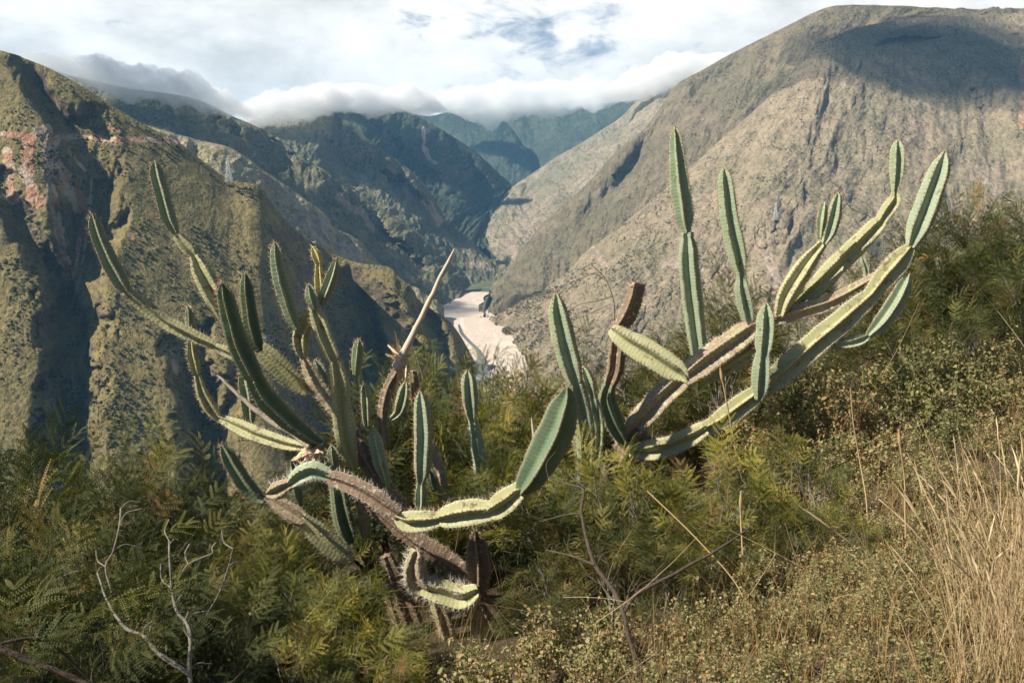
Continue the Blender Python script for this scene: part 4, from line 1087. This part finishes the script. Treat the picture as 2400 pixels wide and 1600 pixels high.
def frond(rg, L=0.15, pairs=4):
    V, F, k = [], [], 0
    for i in range(pairs):
        s = (i + 1) / pairs
        for sg in (-1, 1):
            pl = L * 0.62 * (0.7 + 0.5 * math.sin(math.pi * s * 0.9)) * rg.uniform(0.8, 1.15)
            v, f = leaflet_strip(pl, 10, 0.019, 0.0027, pl * rg.uniform(0.1, 0.5))
            M = rot('Z', sg * (1.15 - 0.55 * s)) @ rot('Y', rg.uniform(-0.3, 0.25)) @ rot('X', rg.uniform(-0.4, 0.4))
            v = v @ M.T + np.array([L * s, 0, -0.02 * s * s])
            V.append(v); F.append(f + k); k += len(v)
    v, f = tube(np.array([[0, 0, 0], [L * .5, 0, -0.005], [L, 0, -0.02]]), [0.0014, 0.0012, 0.0008], 3)
    V.append(v); F.append(f + k)
    return np.concatenate(V), np.concatenate(F)
rf = np.random.default_rng(77)
FR = [frond(rf, rf.uniform(0.13, 0.19), int(rf.integers(3, 5))) for _ in range(5)]

def scatter(templates, pos, dirs, scale, tint, rg, roll=0.5):
    """copies of templates at positions with +x along dirs; one merged geometry"""
    mb = MB()
    idx = rg.integers(0, len(templates), len(pos))
    for ti, (tv, tf) in enumerate(templates):
        sel = np.where(idx == ti)[0]
        if not len(sel): continue
        d = dirs[sel] / (np.linalg.norm(dirs[sel], axis=1)[:, None] + 1e-9)
        up = np.array([0, 0, 1.0]) + rg.normal(size=(len(sel), 3)) * roll
        y = np.cross(up, d); y /= np.linalg.norm(y, axis=1)[:, None] + 1e-9
        z = np.cross(d, y)
        sc = scale[sel][:, None, None]
        V = (tv[None, :, 0:1] * d[:, None] + tv[None, :, 1:2] * y[:, None] + tv[None, :, 2:3] * z[:, None]) * sc + pos[sel][:, None]
        F = tf[None] + (np.arange(len(sel)) * len(tv))[:, None, None]
        mb.add(V.reshape(-1, 3), F.reshape(-1, tf.shape[1]), np.repeat(tint[sel], len(tv)))
    return mb

def skeleton(rg, H, Wd, nstem, depth=3, spread=0.9, crook=0.25):
    """branching polylines from the origin; returns branch list and twig ends"""
    out, ends = [], []
    def grow(p, d, L, r, lev):
        n = 6
        pts = [p]; dd = d.copy()
        for i in range(n - 1):
            dd = dd + rg.normal(size=3) * crook * 0.5; dd[2] += 0.06
            dd /= np.linalg.norm(dd)
            pts.append(pts[-1] + dd * L / (n - 1))
        pts = np.array(pts)
        rr = np.linspace(r, r * 0.55, n)
        out.append((pts, rr))
        if lev == 0:
            for i in range(1, n): ends.append((pts[i], dd, lev))
            return
        k = int(rg.integers(3, 5))
        for j in range(k):
            i = n - 1 if j == 0 else int(rg.integers(2, n))
            nd = dd + rg.normal(size=3) * spread * np.array([1, 1, 0.55]); nd[2] += 0.15
            nd /= np.linalg.norm(nd)
            grow(pts[i], nd, L * rg.uniform(0.55, 0.8), rr[i] * 0.62, lev - 1)
        if lev <= 1:
            for i in range(2, n): ends.append((pts[i], dd, lev))
    for s_ in range(nstem):
        a = rg.uniform(0, 6.28); t = rg.uniform(0.2, 1.0)
        d = np.array([math.cos(a) * Wd / H * t, math.sin(a) * Wd / H * t, 1.0]); d /= np.linalg.norm(d)
        grow(np.array([rg.normal() * 0.03, rg.normal() * 0.03, 0]), d, H * rg.uniform(0.36, 0.5), 0.016 * H, depth)
    return out, ends

def proto_feathery(seed, H, Wd, nfr, dark, tintc, name='feathery_shrub'):
    rg = np.random.default_rng(seed)
    br, ends = skeleton(rg, H, Wd, 5, 2)
    root = empty(name)
    mb = MB()
    for pts, rr in br:
        v, f = tube(pts, np.maximum(rr, 0.0022), 5); mb.add(v, f)
    mb.build('branches', M_TWIG if seed % 2 else M_TWIGD, root)
    P0 = np.array([e_[0] for e_ in ends]); D0 = np.array([e_[1] for e_ in ends])
    i = rg.integers(0, len(P0), nfr)
    c = np.array([0, 0, H * 0.4])
    out = P0[i] - c; out[:, 2] *= 0.5
    d = out / (np.linalg.norm(out, axis=1)[:, None] + 1e-6) * 0.9 + D0[i] * 0.5 + rg.normal(size=(nfr, 3)) * np.array([0.6, 0.6, 0.25])
    pos = P0[i] + rg.normal(size=(nfr, 3)) * 0.025
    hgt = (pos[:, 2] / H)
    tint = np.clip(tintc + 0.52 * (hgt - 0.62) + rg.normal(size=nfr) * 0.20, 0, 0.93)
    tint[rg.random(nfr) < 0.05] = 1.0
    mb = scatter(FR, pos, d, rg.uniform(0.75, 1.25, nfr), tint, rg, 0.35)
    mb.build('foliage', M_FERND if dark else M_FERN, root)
    return root, pos[:, 2].max()

def copy_thing(root):
    c = root.copy(); scene.collection.objects.link(c)
    for ch in root.children:
        k = ch.copy(); scene.collection.objects.link(k); k.parent = c
        for g in ch.children:
            q = g.copy(); scene.collection.objects.link(q); q.parent = k
    return c

# oval-leaved weeds
def leaf_tpl(L, w, fold=0.3):
    t = np.array([0, 0.3, 0.62, 1.0]); ww = np.array([0.0, 1.0, 0.8, 0.0]) * w
    mid = np.stack([L * t, 0 * t, -0.15 * L * t * t], -1)
    l_ = mid[1:3] + np.stack([0 * ww[1:3], ww[1:3], fold * ww[1:3]], -1)
    r_ = mid[1:3] + np.stack([0 * ww[1:3], -ww[1:3], fold * ww[1:3]], -1)
    V = np.concatenate([mid, l_, r_])
    F = np.array([(0, 1, 4, 4), (1, 2, 5, 4), (2, 3, 5, 5), (0, 6, 1, 1), (1, 6, 7, 2), (2, 7, 3, 3)])
    tri = np.array([(0, 1, 4), (1, 2, 5), (1, 5, 4), (2, 3, 5), (0, 6, 1), (1, 6, 7), (1, 7, 2), (2, 7, 3)])
    return V, tri
LT = [leaf_tpl(0.038, 0.0115), leaf_tpl(0.030, 0.012, 0.1), leaf_tpl(0.044, 0.013, 0.5), leaf_tpl(0.034, 0.007, 0.9)]
def proto_leafy(seed, H, Wd, nl, tintc, name='leafy_weed', ls=1.0):
    rg = np.random.default_rng(seed)
    root = empty(name)
    br, ends = skeleton(rg, H, Wd, 8, 2, spread=0.8, crook=0.3)
    mb = MB()
    for pts, rr in br:
        v, f = tube(pts, np.maximum(rr * 0.45, 0.0013), 4); mb.add(v, f)
    mb.build('stalks', M_STALKB, root)
    allp = np.concatenate([pts[1:] for pts, rr in br]); 
    i = rg.integers(0, len(allp), nl)
    pos = allp[i] + rg.normal(size=(nl, 3)) * 0.022
    d = rg.normal(size=(nl, 3)) * np.array([1, 1, 0.6]); d[:, 2] -= 0.1
    tint = np.clip(tintc + rg.normal(size=nl) * 0.25, 0, 1)
    mb = scatter(LT, pos, d, rg.uniform(0.6, 1.4, nl) * ls, tint, rg, 0.9)
    mb.build('foliage', M_LEAF, root)
    return root, pos[:, 2].max()

FE = [proto_feathery(31, 1.25, 1.0, 190, False, 0.50), proto_feathery(32, 1.35, 1.1, 205, True, 0.40), proto_feathery(33, 1.1, 1.1, 180, False, 0.62),
      proto_feathery(34, 1.5, 1.2, 220, True, 0.48), proto_feathery(35, 1.3, 0.9, 180, True, 0.55)]
LE = [proto_leafy(51, 0.8, 0.7, 1500, 0.40), proto_leafy(52, 0.95, 0.8, 1700, 0.66), proto_leafy(53, 0.7, 0.8, 1300, 0.74, ls=0.9)]
used = set()
def place(protos, i, px, py, Y, label, cat, group, tall=None, rz=None):
    """shrub whose top stands at photo pixel (px,py) at distance Y, rooted on the hillside"""
    root, Hn = protos[i % len(protos)]
    key = (id(protos), i % len(protos))
    if key in used: o = copy_thing(root)
    else: used.add(key); o = root
    w = P(px, py, Y)
    z0 = float(gz(w[0], w[1])) - 0.03
    h = w[2] - z0 if tall is None else tall
    s = max(h, 0.25) / Hn
    o.location = (float(w[0]), float(w[1]), z0)
    sx = min(max(s, 0.45), 1.15) * 0.85
    o.scale = (sx, sx, s)
    o.rotation_euler = (0, 0, random.uniform(0, 6.28) if rz is None else rz)
    tag(o, label, cat, group)
    return o
G_F = 'feathery leaved shrubs covering the slope'; G_L = 'leafy weeds on the dry bank'
feather = [
 # left mass
 (60, 1030, 5.2, 1), (-60, 1100, 4.6, 3), (200, 1075, 5.6, 3), (330, 1110, 5.4, 1), (420, 1090, 6.0, 4), (520, 1190, 6.0, 1), (30, 1250, 4.0, 4),
 (200, 1270, 4.4, 1), (380, 1240, 4.9, 3), (640, 1230, 6.6, 3), (560, 1290, 5.2, 1), (120, 1390, 3.6, 3), (330, 1400, 4.0, 4), (520, 1370, 4.5, 4), (10, 1500, 3.0, 1),
 (250, 1510, 3.3, 1), (460, 1490, 3.7, 3), (700, 1210, 7.2, 1), (600, 1190, 7.0, 4), (-40, 1380, 3.4, 3),
 # under the big cactus
 (650, 1300, 5.2, 2), (740, 1350, 5.0, 0), (600, 1400, 4.5, 2), (700, 1430, 4.5, 0), (820, 1450, 4.4, 2), (830, 1540, 4.0, 0), (640, 1530, 3.9, 0), (780, 1230, 7.0, 0), (1000, 1250, 7.2, 0), (1060, 1200, 7.4, 3),
 # behind, along the edge of the drop
 (880, 880, 8.0, 3), (960, 860, 8.6, 0), (1030, 865, 8.2, 3), (1000, 960, 8.0, 1), (1080, 930, 7.8, 0), (1180, 862, 9.4, 1), (1230, 900, 8.6, 4), (1160, 960, 7.8, 0), (880, 1010, 7.8, 1), (940, 1060, 7.6, 3),
 (1290, 905, 9.6, 0), (1200, 1020, 8.0, 2), (1070, 1060, 7.8, 2), (1150, 1110, 7.6, 0), (1250, 1100, 7.4, 2), (1340, 930, 8.6, 4), (1420, 840, 9.6, 1), (1500, 790, 10.0, 3), (1470, 900, 8.6, 0), (1540, 900, 8.4, 4), (1560, 830, 9.6, 0),
 (1640, 790, 9.6, 1), (1700, 770, 9.4, 4), (1620, 930, 9.0, 1), (1700, 900, 9.0, 2), (1600, 1020, 8.4, 4), (1700, 1000, 8.5, 1), (1500, 1010, 8.8, 2), (1360, 1010, 8.2, 0), (1800, 950, 8.2, 3), (1900, 930, 8.4, 1),
 (1715, 672, 8.4, 4),
 # middle foreground
 (1320, 1080, 5.9, 0), (1420, 1090, 5.6, 2), (1500, 1130, 5.4, 2), (1690, 1060, 5.3, 2), (1620, 1150, 5.0, 0), (1780, 1120, 5.2, 2), (1900, 1050, 5.6, 0), (1880, 1180, 4.9, 2), (1990, 1210, 4.8, 2), (1700, 1260, 4.5, 0), (1560, 1290, 4.5, 4),
 (1440, 1230, 4.9, 4), (1330, 1200, 5.3, 1), (1290, 1260, 5.2, 4), (1270, 1350, 4.9, 1), (1340, 1380, 4.4, 4), (1190, 1190, 6.8, 1),
 # upper right bank
 (2060, 600, 11.5, 1), (2140, 545, 12.0, 3), (2220, 500, 12.5, 1), (2300, 490, 12.5, 4), (2380, 470, 12.0, 3), (2450, 480, 11.0, 1), (2180, 600, 10.5, 3), (2270, 580, 10.5, 1), (2360, 570, 10.0, 3), (2100, 660, 10.2, 4), (2200, 680, 9.6, 3), (2320, 660, 9.2, 1),
 (1980, 660, 11.5, 4), (1900, 700, 11.0, 1), (2420, 620, 9.0, 4), (1860, 760, 10.4, 3), (2000, 760, 9.6, 1), (1780, 760, 10.4, 4), (2120, 760, 9.2, 4), (2260, 740, 8.8, 4),
]
def where(px, py):
    a = 'at the far left' if px < 250 else 'left of the big cactus' if px < 580 else 'under the big cactus' if px < 1000 else 'between the two big cacti' if px < 1420 else 'around the right cactus' if px < 1850 else 'on the right bank'
    b = 'on the skyline' if py < 620 else 'high up' if py < 850 else 'half way down' if py < 1150 else 'low down' if py < 1380 else 'at the bottom'
    return a, b
ORD = ['leftmost', 'second from the left', 'third from the left', 'fourth from the left', 'fifth from the left', 'sixth from the left', 'seventh from the left', 'eighth from the left', 'ninth from the left', 'tenth', 'eleventh', 'twelfth', 'thirteenth', 'fourteenth']
ORD = [o_.replace(' from the left', ' from left') for o_ in ORD[:9]] + [o_ + ' from left' for o_ in ORD[9:]]
def label_all(lst, noun, tones):
    """labels that single each shrub out: look, landmark, then order within its patch"""
    grp = {}
    for i, (x, y, Y, k) in enumerate(lst):
        grp.setdefault(where(x, y) + (tones[k],), []).append(i)
    lab = {}
    for (a, b, tone), ids in grp.items():
        ids.sort(key=lambda i: lst[i][0])
        for j, i in enumerate(ids):
            lab[i] = '%s %s %s, %s' % (tone, noun, a, b) if len(ids) == 1 else '%s %s %s, %s, %s' % (tone, noun, a, b, ORD[j])
    return lab
labF = label_all(feather, 'feathery shrub', ['bright green', 'dark green', 'yellow green', 'deep green tall', 'olive green'])
for i, (x, y, Y, k) in enumerate(feather):
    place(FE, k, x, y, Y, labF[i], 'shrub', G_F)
leafy = []
rl = np.random.default_rng(8)
for (x, y, Y) in [(1750, 860, 9.2), (1850, 850, 9.0), (1950, 830, 8.8), (2050, 810, 8.6), (2150, 800, 8.4), (2250, 790, 8.2), (2350, 780, 8.0), (2430, 770, 7.6),
                  (1800, 960, 7.8), (1900, 930, 7.8), (2000, 900, 7.6), (2100, 880, 7.4), (2200, 870, 7.2), (2300, 860, 7.0), (2400, 850, 6.8),
                  (1850, 1040, 6.8), (1950, 1010, 6.7), (2050, 980, 6.6), (2150, 960, 6.4), (2250, 950, 6.2), (2350, 940, 6.0), (2450, 930, 5.8),
                  (2000, 1090, 5.8), (2100, 1070, 5.6), (2200, 1060, 5.4), (2300, 1050, 5.2), (2400, 1040, 5.0),
                  (2050, 1180, 4.9), (2150, 1170, 4.7), (2250, 1160, 4.5), (2350, 1150, 4.3), (1700, 1290, 4.6), (1800, 1270, 4.6), (1900, 1260, 4.5), (2000, 1270, 4.3), (2100, 1280, 4.1), (2200, 1280, 3.9),
                  (1650, 1380, 4.0), (1770, 1380, 3.9), (1890, 1370, 3.8), (2010, 1380, 3.6), (2120, 1390, 3.5),
                  (1480, 1130, 6.2), (1560, 1110, 6.4), (1650, 1100, 6.2), (1600, 1200, 5.4), (1800, 1490, 3.3), (1950, 1490, 3.2), (1650, 1490, 3.4), (2240, 1400, 3.3), (1300, 1430, 4.2), (1420, 1400, 4.2), (1560, 1420, 4.0), (1380, 1510, 3.6), (1520, 1530, 3.4), (1240, 1500, 3.9), (2050, 1510, 3.0), (1720, 1560, 3.1), (1870, 1570, 2.95), (1580, 1580, 3.1), (1180, 1560, 3.6), (2160, 1500, 3.0), (1750, 1200, 5.2), (1850, 1150, 5.6), (1960, 1140, 5.4), (1900, 1330, 4.1), (2030, 1330, 3.9), (2160, 1230, 4.3), (2280, 1220, 4.2), (1100, 1480, 4.6)]:
    x += rl.normal() * 22; y += rl.normal() * 12
    leafy.append((x, y, Y, int(rl.integers(0, 3)) if y < 1150 else int(rl.integers(0, 5)) % 3 or int(rl.integers(1, 3))))
labL = label_all(leafy, 'small leaved weed', ['olive', 'brownish', 'dusty'])
for i, (x, y, Y, k) in enumerate(leafy):
    place(LE, k, x, y, Y, labL[i], 'weed', G_L)

# the two shrubs whose bare limbs show
rb = np.random.default_rng(42)
def bare_limbs(name, label, lines, mat, cat='shrub', group=None):
    p = lines[0][0]
    w = P(p[0], p[1], p[2])
    root = empty(name, (float(w[0]), float(w[1]), float(w[2])))
    tag(root, label, cat, group)
    for ln in lines:
        ln = [(x_ + rb.normal() * 3, y_ + rb.normal() * 3, Y_, h_ * 0.62) for x_, y_, Y_, h_ in ln]
        branch('branch', root, ln, mat, 7, 0.5)
        if group is None and cat == 'shrub':
            for x_, y_, Y_, h_ in ln[1:]:
                a_ = rb.uniform(-2.6, -0.5); l_ = rb.uniform(25, 70)
                branch('twig', root, [(x_, y_, Y_, h_ * 0.35), (x_ + math.cos(a_) * l_ * .5, y_ + math.sin(a_) * l_ * .5, Y_ + 0.05, h_ * 0.28), (x_ + math.cos(a_ + .4) * l_, y_ + math.sin(a_ + .4) * l_, Y_ + 0.08, h_ * 0.15)], mat, 5, 0.3)
    return root
bare_limbs('bare_shrub', 'dark forked shrub limbs in a wide V below the right cactus', [
  [(1500, 1600, 3.75, 11), (1488, 1540, 3.8, 9), (1478, 1490, 3.85, 9), (1462, 1440, 3.9, 9), (1440, 1390, 4.0, 9), (1395, 1325, 4.1, 9), (1375, 1260, 4.2, 7), (1362, 1200, 4.3, 6), (1366, 1150, 4.4, 6), (1330, 1135, 4.5, 4), (1285, 1120, 4.6, 3)],
  [(1462, 1440, 3.9, 8), (1490, 1395, 3.95, 7), (1540, 1365, 4.0, 7), (1620, 1320, 4.1, 6), (1700, 1275, 4.2, 5), (1755, 1235, 4.3, 4)],
  [(1393, 1322, 4.1, 6), (1340, 1300, 4.2, 4), (1280, 1290, 4.3, 3)], [(1364, 1200, 4.3, 4), (1320, 1205, 4.35, 3), (1265, 1222, 4.4, 2)]], M_TWIGD)
bare_limbs('bare_shrub', 'pale lichened forked limbs at the lower left', [
  [(452, 1620, 3.3, 10), (446, 1570, 3.35, 9), (448, 1500, 3.4, 8), (436, 1460, 3.45, 7), (412, 1430, 3.5, 6), (405, 1380, 3.55, 5), (402, 1300, 3.6, 4), (400, 1270, 3.65, 3)],
  [(446, 1585, 3.35, 10), (410, 1558, 3.38, 9), (370, 1530, 3.4, 8), (330, 1490, 3.45, 7), (295, 1468, 3.5, 6), (250, 1400, 3.6, 4), (225, 1340, 3.7, 3)],
  [(412, 1350, 3.6, 4), (440, 1325, 3.6, 3), (505, 1295, 3.65, 2.5)], [(478, 1445, 3.7, 2.5), (515, 1390, 3.7, 3), (540, 1330, 3.7, 3), (546, 1280, 3.7, 2.5)],
  [(255, 1390, 3.6, 4), (245, 1330, 3.65, 3.5), (262, 1290, 3.7, 3), (280, 1230, 3.8, 3), (285, 1190, 3.9, 2.5)]], M_TWIG)
bare_limbs('bare_shrub', 'thick dark limb lying across the bottom left corner', [[(-40, 1500, 2.9, 14), (60, 1540, 2.9, 12), (150, 1575, 2.9, 11), (230, 1620, 2.9, 10)], [(-20, 1515, 2.9, 7), (100, 1500, 3.0, 6), (210, 1590, 3.05, 5)]], M_TWIGD)
bare_limbs('bare_twig', 'bare arching twigs in front of the dry slope beside the upright cactus', [
  [(1445, 760, 7.6, 4), (1442, 720, 7.6, 3), (1436, 690, 7.6, 3), (1415, 655, 7.6, 2.4), (1385, 620, 7.6, 2)], [(1442, 690, 7.6, 2.5), (1400, 700, 7.6, 2.4), (1360, 715, 7.6, 2.2), (1330, 728, 7.6, 1.8)],
  [(1418, 660, 7.6, 2), (1390, 640, 7.6, 2), (1350, 648, 7.6, 1.6), (1322, 668, 7.6, 1.4)], [(1436, 715, 7.6, 2), (1400, 722, 7.6, 1.8), (1365, 745, 7.6, 1.5)], [(1412, 792, 7.6, 2.2), (1380, 795, 7.6, 2), (1352, 808, 7.6, 1.6)]], M_TWIG, 'twig')
bare_limbs('bare_twig', 'thin bare twig against the mountain behind the double tipped arm', [
  [(2070, 545, 7.7, 2.4), (2030, 510, 7.7, 2.4), (1995, 480, 7.7, 2.2), (1965, 450, 7.7, 2), (1945, 420, 7.7, 1.6), (1941, 405, 7.7, 1.2)], [(2040, 550, 7.7, 1.8), (2005, 520, 7.7, 1.6), (1995, 498, 7.7, 1.2)]], M_TWIG, 'twig')
bare_limbs('bare_twig', 'pale dead stub standing in the shrubs left of the broad green arm', [[(1255, 1040, 6.6, 6), (1248, 1000, 6.6, 5), (1244, 975, 6.6, 2)]], M_WOOD, 'twig')

# ------------------------------------------------------------------ grass
def blades(rg, x, y, h, lean, w, tint, segs=4, z=None):
    n = len(x)
    z = gz(x, y) if z is None else z
    a = rg.uniform(0, 6.28, n); dirx, diry = np.cos(a) * lean, np.sin(a) * lean
    t = np.linspace(0, 1, segs + 1)[None]
    cx = x[:, None] + dirx[:, None] * t ** 1.8 * h[:, None]; cy = y[:, None] + diry[:, None] * t ** 1.8 * h[:, None]
    cz = z[:, None] + h[:, None] * (t - 0.35 * (lean[:, None] ** 2) * t ** 3)
    ww = w[:, None] * (1 - 0.85 * t)
    b = rg.uniform(0, 6.28, n); bx_, by_ = np.cos(b)[:, None] * ww, np.sin(b)[:, None] * ww
    A = np.stack([cx - bx_, cy - by_, cz], -1); B = np.stack([cx + bx_, cy + by_, cz], -1)
    V = np.stack([A, B], 2).reshape(n, -1, 3)
    f = grid_faces(segs + 1, 2)
    F = f[None] + (np.arange(n) * (segs + 1) * 2)[:, None, None]
    return V.reshape(-1, 3), F.reshape(-1, 4), np.repeat(tint, (segs + 1) * 2)
rg = np.random.default_rng(99)
n = 30000
Yd = 2.2 + 10.5 * rg.random(n) ** 1.5
Xd = (rg.random(n) * 1.5 - 0.72) * Yd
keep = (fbm(np.stack([Xd * 0.9, Yd * 0.9, Xd * 0], -1), 3) + 0.25 * (Xd > 0.3) + 0.1 > rg.uniform(-0.3, 0.45, n))
Xd, Yd = Xd[keep], Yd[keep]; n = len(Xd)
h = rg.uniform(0.12, 0.42, n) * (1 + 0.1 * (Xd > 0.4)); tint = np.clip(0.42 + 0.22 * rg.normal(size=n) + 0.12 * (Xd > 0.5), 0, 1)
v, f, tt = blades(rg, Xd, Yd, h, rg.uniform(0.1, 0.9, n), rg.uniform(0.0012, 0.0030, n), tint)
tag(mk('grass', v, [f], M_GRASS, attrs={'tint': tt}), 'mixed green and straw coloured grass under the shrubs', 'grass', kind='stuff')
# fallen twigs and dry stalks criss-crossing the bank
mb = MB()
for i in range(90):
    Yq = 2.6 + 7 * rg.random() ** 1.3; Xq = rg.uniform(-0.45, 0.72) * Yq
    if Xq < 0 and rg.random() < 0.5: continue
    L = rg.uniform(0.25, 0.9); d = rg.normal(size=3) * np.array([1, 0.7, 0.0]); d[2] = abs(rg.normal()) * 0.9; d /= np.linalg.norm(d)
    p0 = np.array([Xq, Yq, float(gz(Xq, Yq)) + rg.uniform(0.0, 0.55)])
    t = np.linspace(0, 1, 5)[:, None]
    C = p0 + d * L * t + rg.normal(size=3) * 0.12 * t * t
    v, f = tube(C, np.linspace(0.0016, 0.0008, 5) * rg.uniform(0.6, 1.3), 4); mb.add(v, f, rg.random())
tag(mb.build('dry_stalks', M_STRAW), 'tangle of dry pale stalks among the weeds', 'dry stalks', kind='stuff')

# tall golden grass clumps at the right edge, each with seed plumes
def grass_clump(px, py, Y, n, H, seed, label, lean0=0.15, spread=0.12, bend=-0.2):
    rg = np.random.default_rng(seed)
    w = P(px, py, Y); z0 = float(gz(w[0], w[1]))
    root = empty('grass_clump', (float(w[0]), float(w[1]), z0))
    tag(root, label, 'grass clump', 'tall golden grass clumps')
    mb = MB(); mp = MB()
    for i in range(n):
        b0 = np.array([w[0] + rg.normal() * spread, w[1] + rg.normal() * spread, z0])
        L = H * rg.uniform(0.55, 1.08)
        a = np.array([bend + rg.normal() * 0.22, rg.normal() * 0.2, 1.0]); a /= np.linalg.norm(a)
        k = np.array([rg.normal() * lean0 + bend * 0.5, rg.normal() * lean0, -0.05])
        t = np.linspace(0, 1, 9)[:, None]
        C = b0 + a * L * t + k * L * t ** 2.4
        tn = rg.random()
        v, f = tube(C, np.linspace(0.0014, 0.0006, 9) * rg.uniform(0.7, 1.3), 4); mb.add(v, f, tn)
        if rg.random() < 0.6:
            t2 = np.linspace(0.80, 1.0, 6); 
            C2 = b0 + a * L * t2[:, None] + k * L * (t2 ** 2.4)[:, None]
            v, f = tube(C2, np.array([0.0008, 0.0024, 0.0030, 0.0028, 0.0020, 0.0006]) * rg.uniform(0.6, 1.2), 5)
            mp.add(v + rg.normal(size=v.shape) * 0.0012, f, tn)
    mb.build('stalks', M_STRAW, root)['kind'] = 'stuff'
    mp.build('seed_heads', M_STRAW, root, smooth=False)['kind'] = 'stuff'
grass_clump(2380, 1700, 2.75, 170, 0.84, 1, 'tallest golden grass clump against the right edge', bend=-0.10, lean0=0.10)
grass_clump(2450, 1640, 2.9, 130, 0.84, 2, 'golden grass clump cut by the right edge of the photo', bend=-0.05, lean0=0.10)
#grass_clump(2250, 1690, 2.9, 44, 0.74, 3, 'thinner golden grass clump leaning left beside the tall one', bend=-0.20, lean0=0.10)
#grass_clump(2120, 1560, 3.4, 24, 0.5, 4, 'short sparse straw clump at the lower right', bend=-0.1, spread=0.2)
grass_clump(2410, 1450, 3.6, 40, 0.75, 5, 'golden grass clump standing behind the tallest one', bend=-0.08, spread=0.2)
def stalk(label, pts, plume=True):
    w = P(pts[-1][0], pts[-1][1], pts[-1][2])
    root = empty('grass_stalk', tuple(float(q) for q in w))
    tag(root, label, 'grass stalk', 'single dry grass stalks')
    branch('stalk', root, pts, M_STRAW, 5, 0.0)
    if plume:
        p = pts[0]; q = pts[1]
        L = [(p[0] + (q[0] - p[0]) * t_, p[1] + (q[1] - p[1]) * t_, p[2], h_) for t_, h_ in ((0, 1.5), (0.2, 4), (0.5, 4), (0.9, 1.5))]
        branch('seed_head', root, L, M_STRAW, 6, 0.6)
stalk('pale dry stalk crossing in front of the low arm of the right cactus', [(1688, 862, 5.6, 2), (1695, 900, 5.6, 2), (1708, 970, 5.6, 2), (1722, 1045, 5.6, 2), (1735, 1150, 5.5, 2)])
stalk('thin white stalk upright in the dark gap right of centre', [(1993, 908, 5.2, 1.2), (2000, 990, 5.2, 1.6), (2015, 1080, 5.2, 1.7), (2030, 1170, 5.1, 1.8), (2034, 1260, 5.0, 1.8)], False)
stalk('seeded stalk standing at the right in front of the weeds', [(2106, 1005, 4.6, 3), (2112, 1060, 4.6, 2), (2120, 1130, 4.6, 1.8), (2122, 1260, 4.5, 1.8)])
stalk('bristly dry stalk lower right of centre', [(1737, 1150, 4.5, 3), (1736, 1210, 4.5, 2), (1740, 1300, 4.4, 1.8)])
stalk('long thin fallen stalk slanting through the middle foreground', [(1516, 1150, 4.4, 1.5), (1580, 1210, 4.3, 1.7), (1650, 1280, 4.2, 1.8), (1720, 1360, 4.1, 1.8), (1760, 1440, 4.0, 1.8)], False)

# ------------------------------------------------------------------ electricity pylons
M_STEEL = simple_mat('galvanised_steel', (0.55, 0.56, 0.56), (0.66, 0.67, 0.67), 0.5, 0.6)
def pylon(px, ytop, ybase, Y, label):
    w = P(px, ybase, Y); H = (ybase - ytop) * float(scale_at(ybase, Y))
    root = empty('pylon', tuple(float(q) for q in w))
    tag(root, label, 'pylon', 'lattice electricity pylons')
    mb = MB(); r_ = H * 0.006
    def bar(a, b, r=r_):
        v, f = tube(np.array([a, b]) + np.array(w), [r, r], 4); mb.add(v, f)
    def hw(t): return H * (0.11 * (1 - t) ** 1.3 + 0.018)
    lev = np.linspace(0, 1, 9)
    cs = [(-1, -1), (1, -1), (1, 1), (-1, 1)]
    for i in range(8):
        a, b = lev[i], lev[i + 1]
        for k in range(4):
            c1, c2 = cs[k], cs[(k + 1) % 4]
            A = lambda c, t: (c[0] * hw(t), c[1] * hw(t), t * H - 2 * (t == 0))
            bar(A(c1, a), A(c1, b), r_ * 1.3); bar(A(c1, a), A(c2, b), r_ * .8); bar(A(c2, a), A(c1, b), r_ * .8); bar(A(c1, b), A(c2, b), r_ * .7)
    mb.build('lattice', M_STEEL, root, smooth=False)
    for t in (0.70, 0.80, 0.90):
        mb = MB()
        for sg in (-1, 1):
            e_ = (sg * H * 0.12, 0, t * H)
            bar((sg * hw(t), -hw(t), t * H), e_); bar((sg * hw(t), hw(t), t * H), e_); bar((sg * hw(t), 0, (t + 0.035) * H), e_)
        mb.build('cross_arm', M_STEEL, root, smooth=False)
pylon(537, 368, 424, 1345, 'white lattice pylon on the crest of the near left slope')
pylon(1817, 474, 514, 2100, 'faint lattice pylon on the knoll of the right mountain')
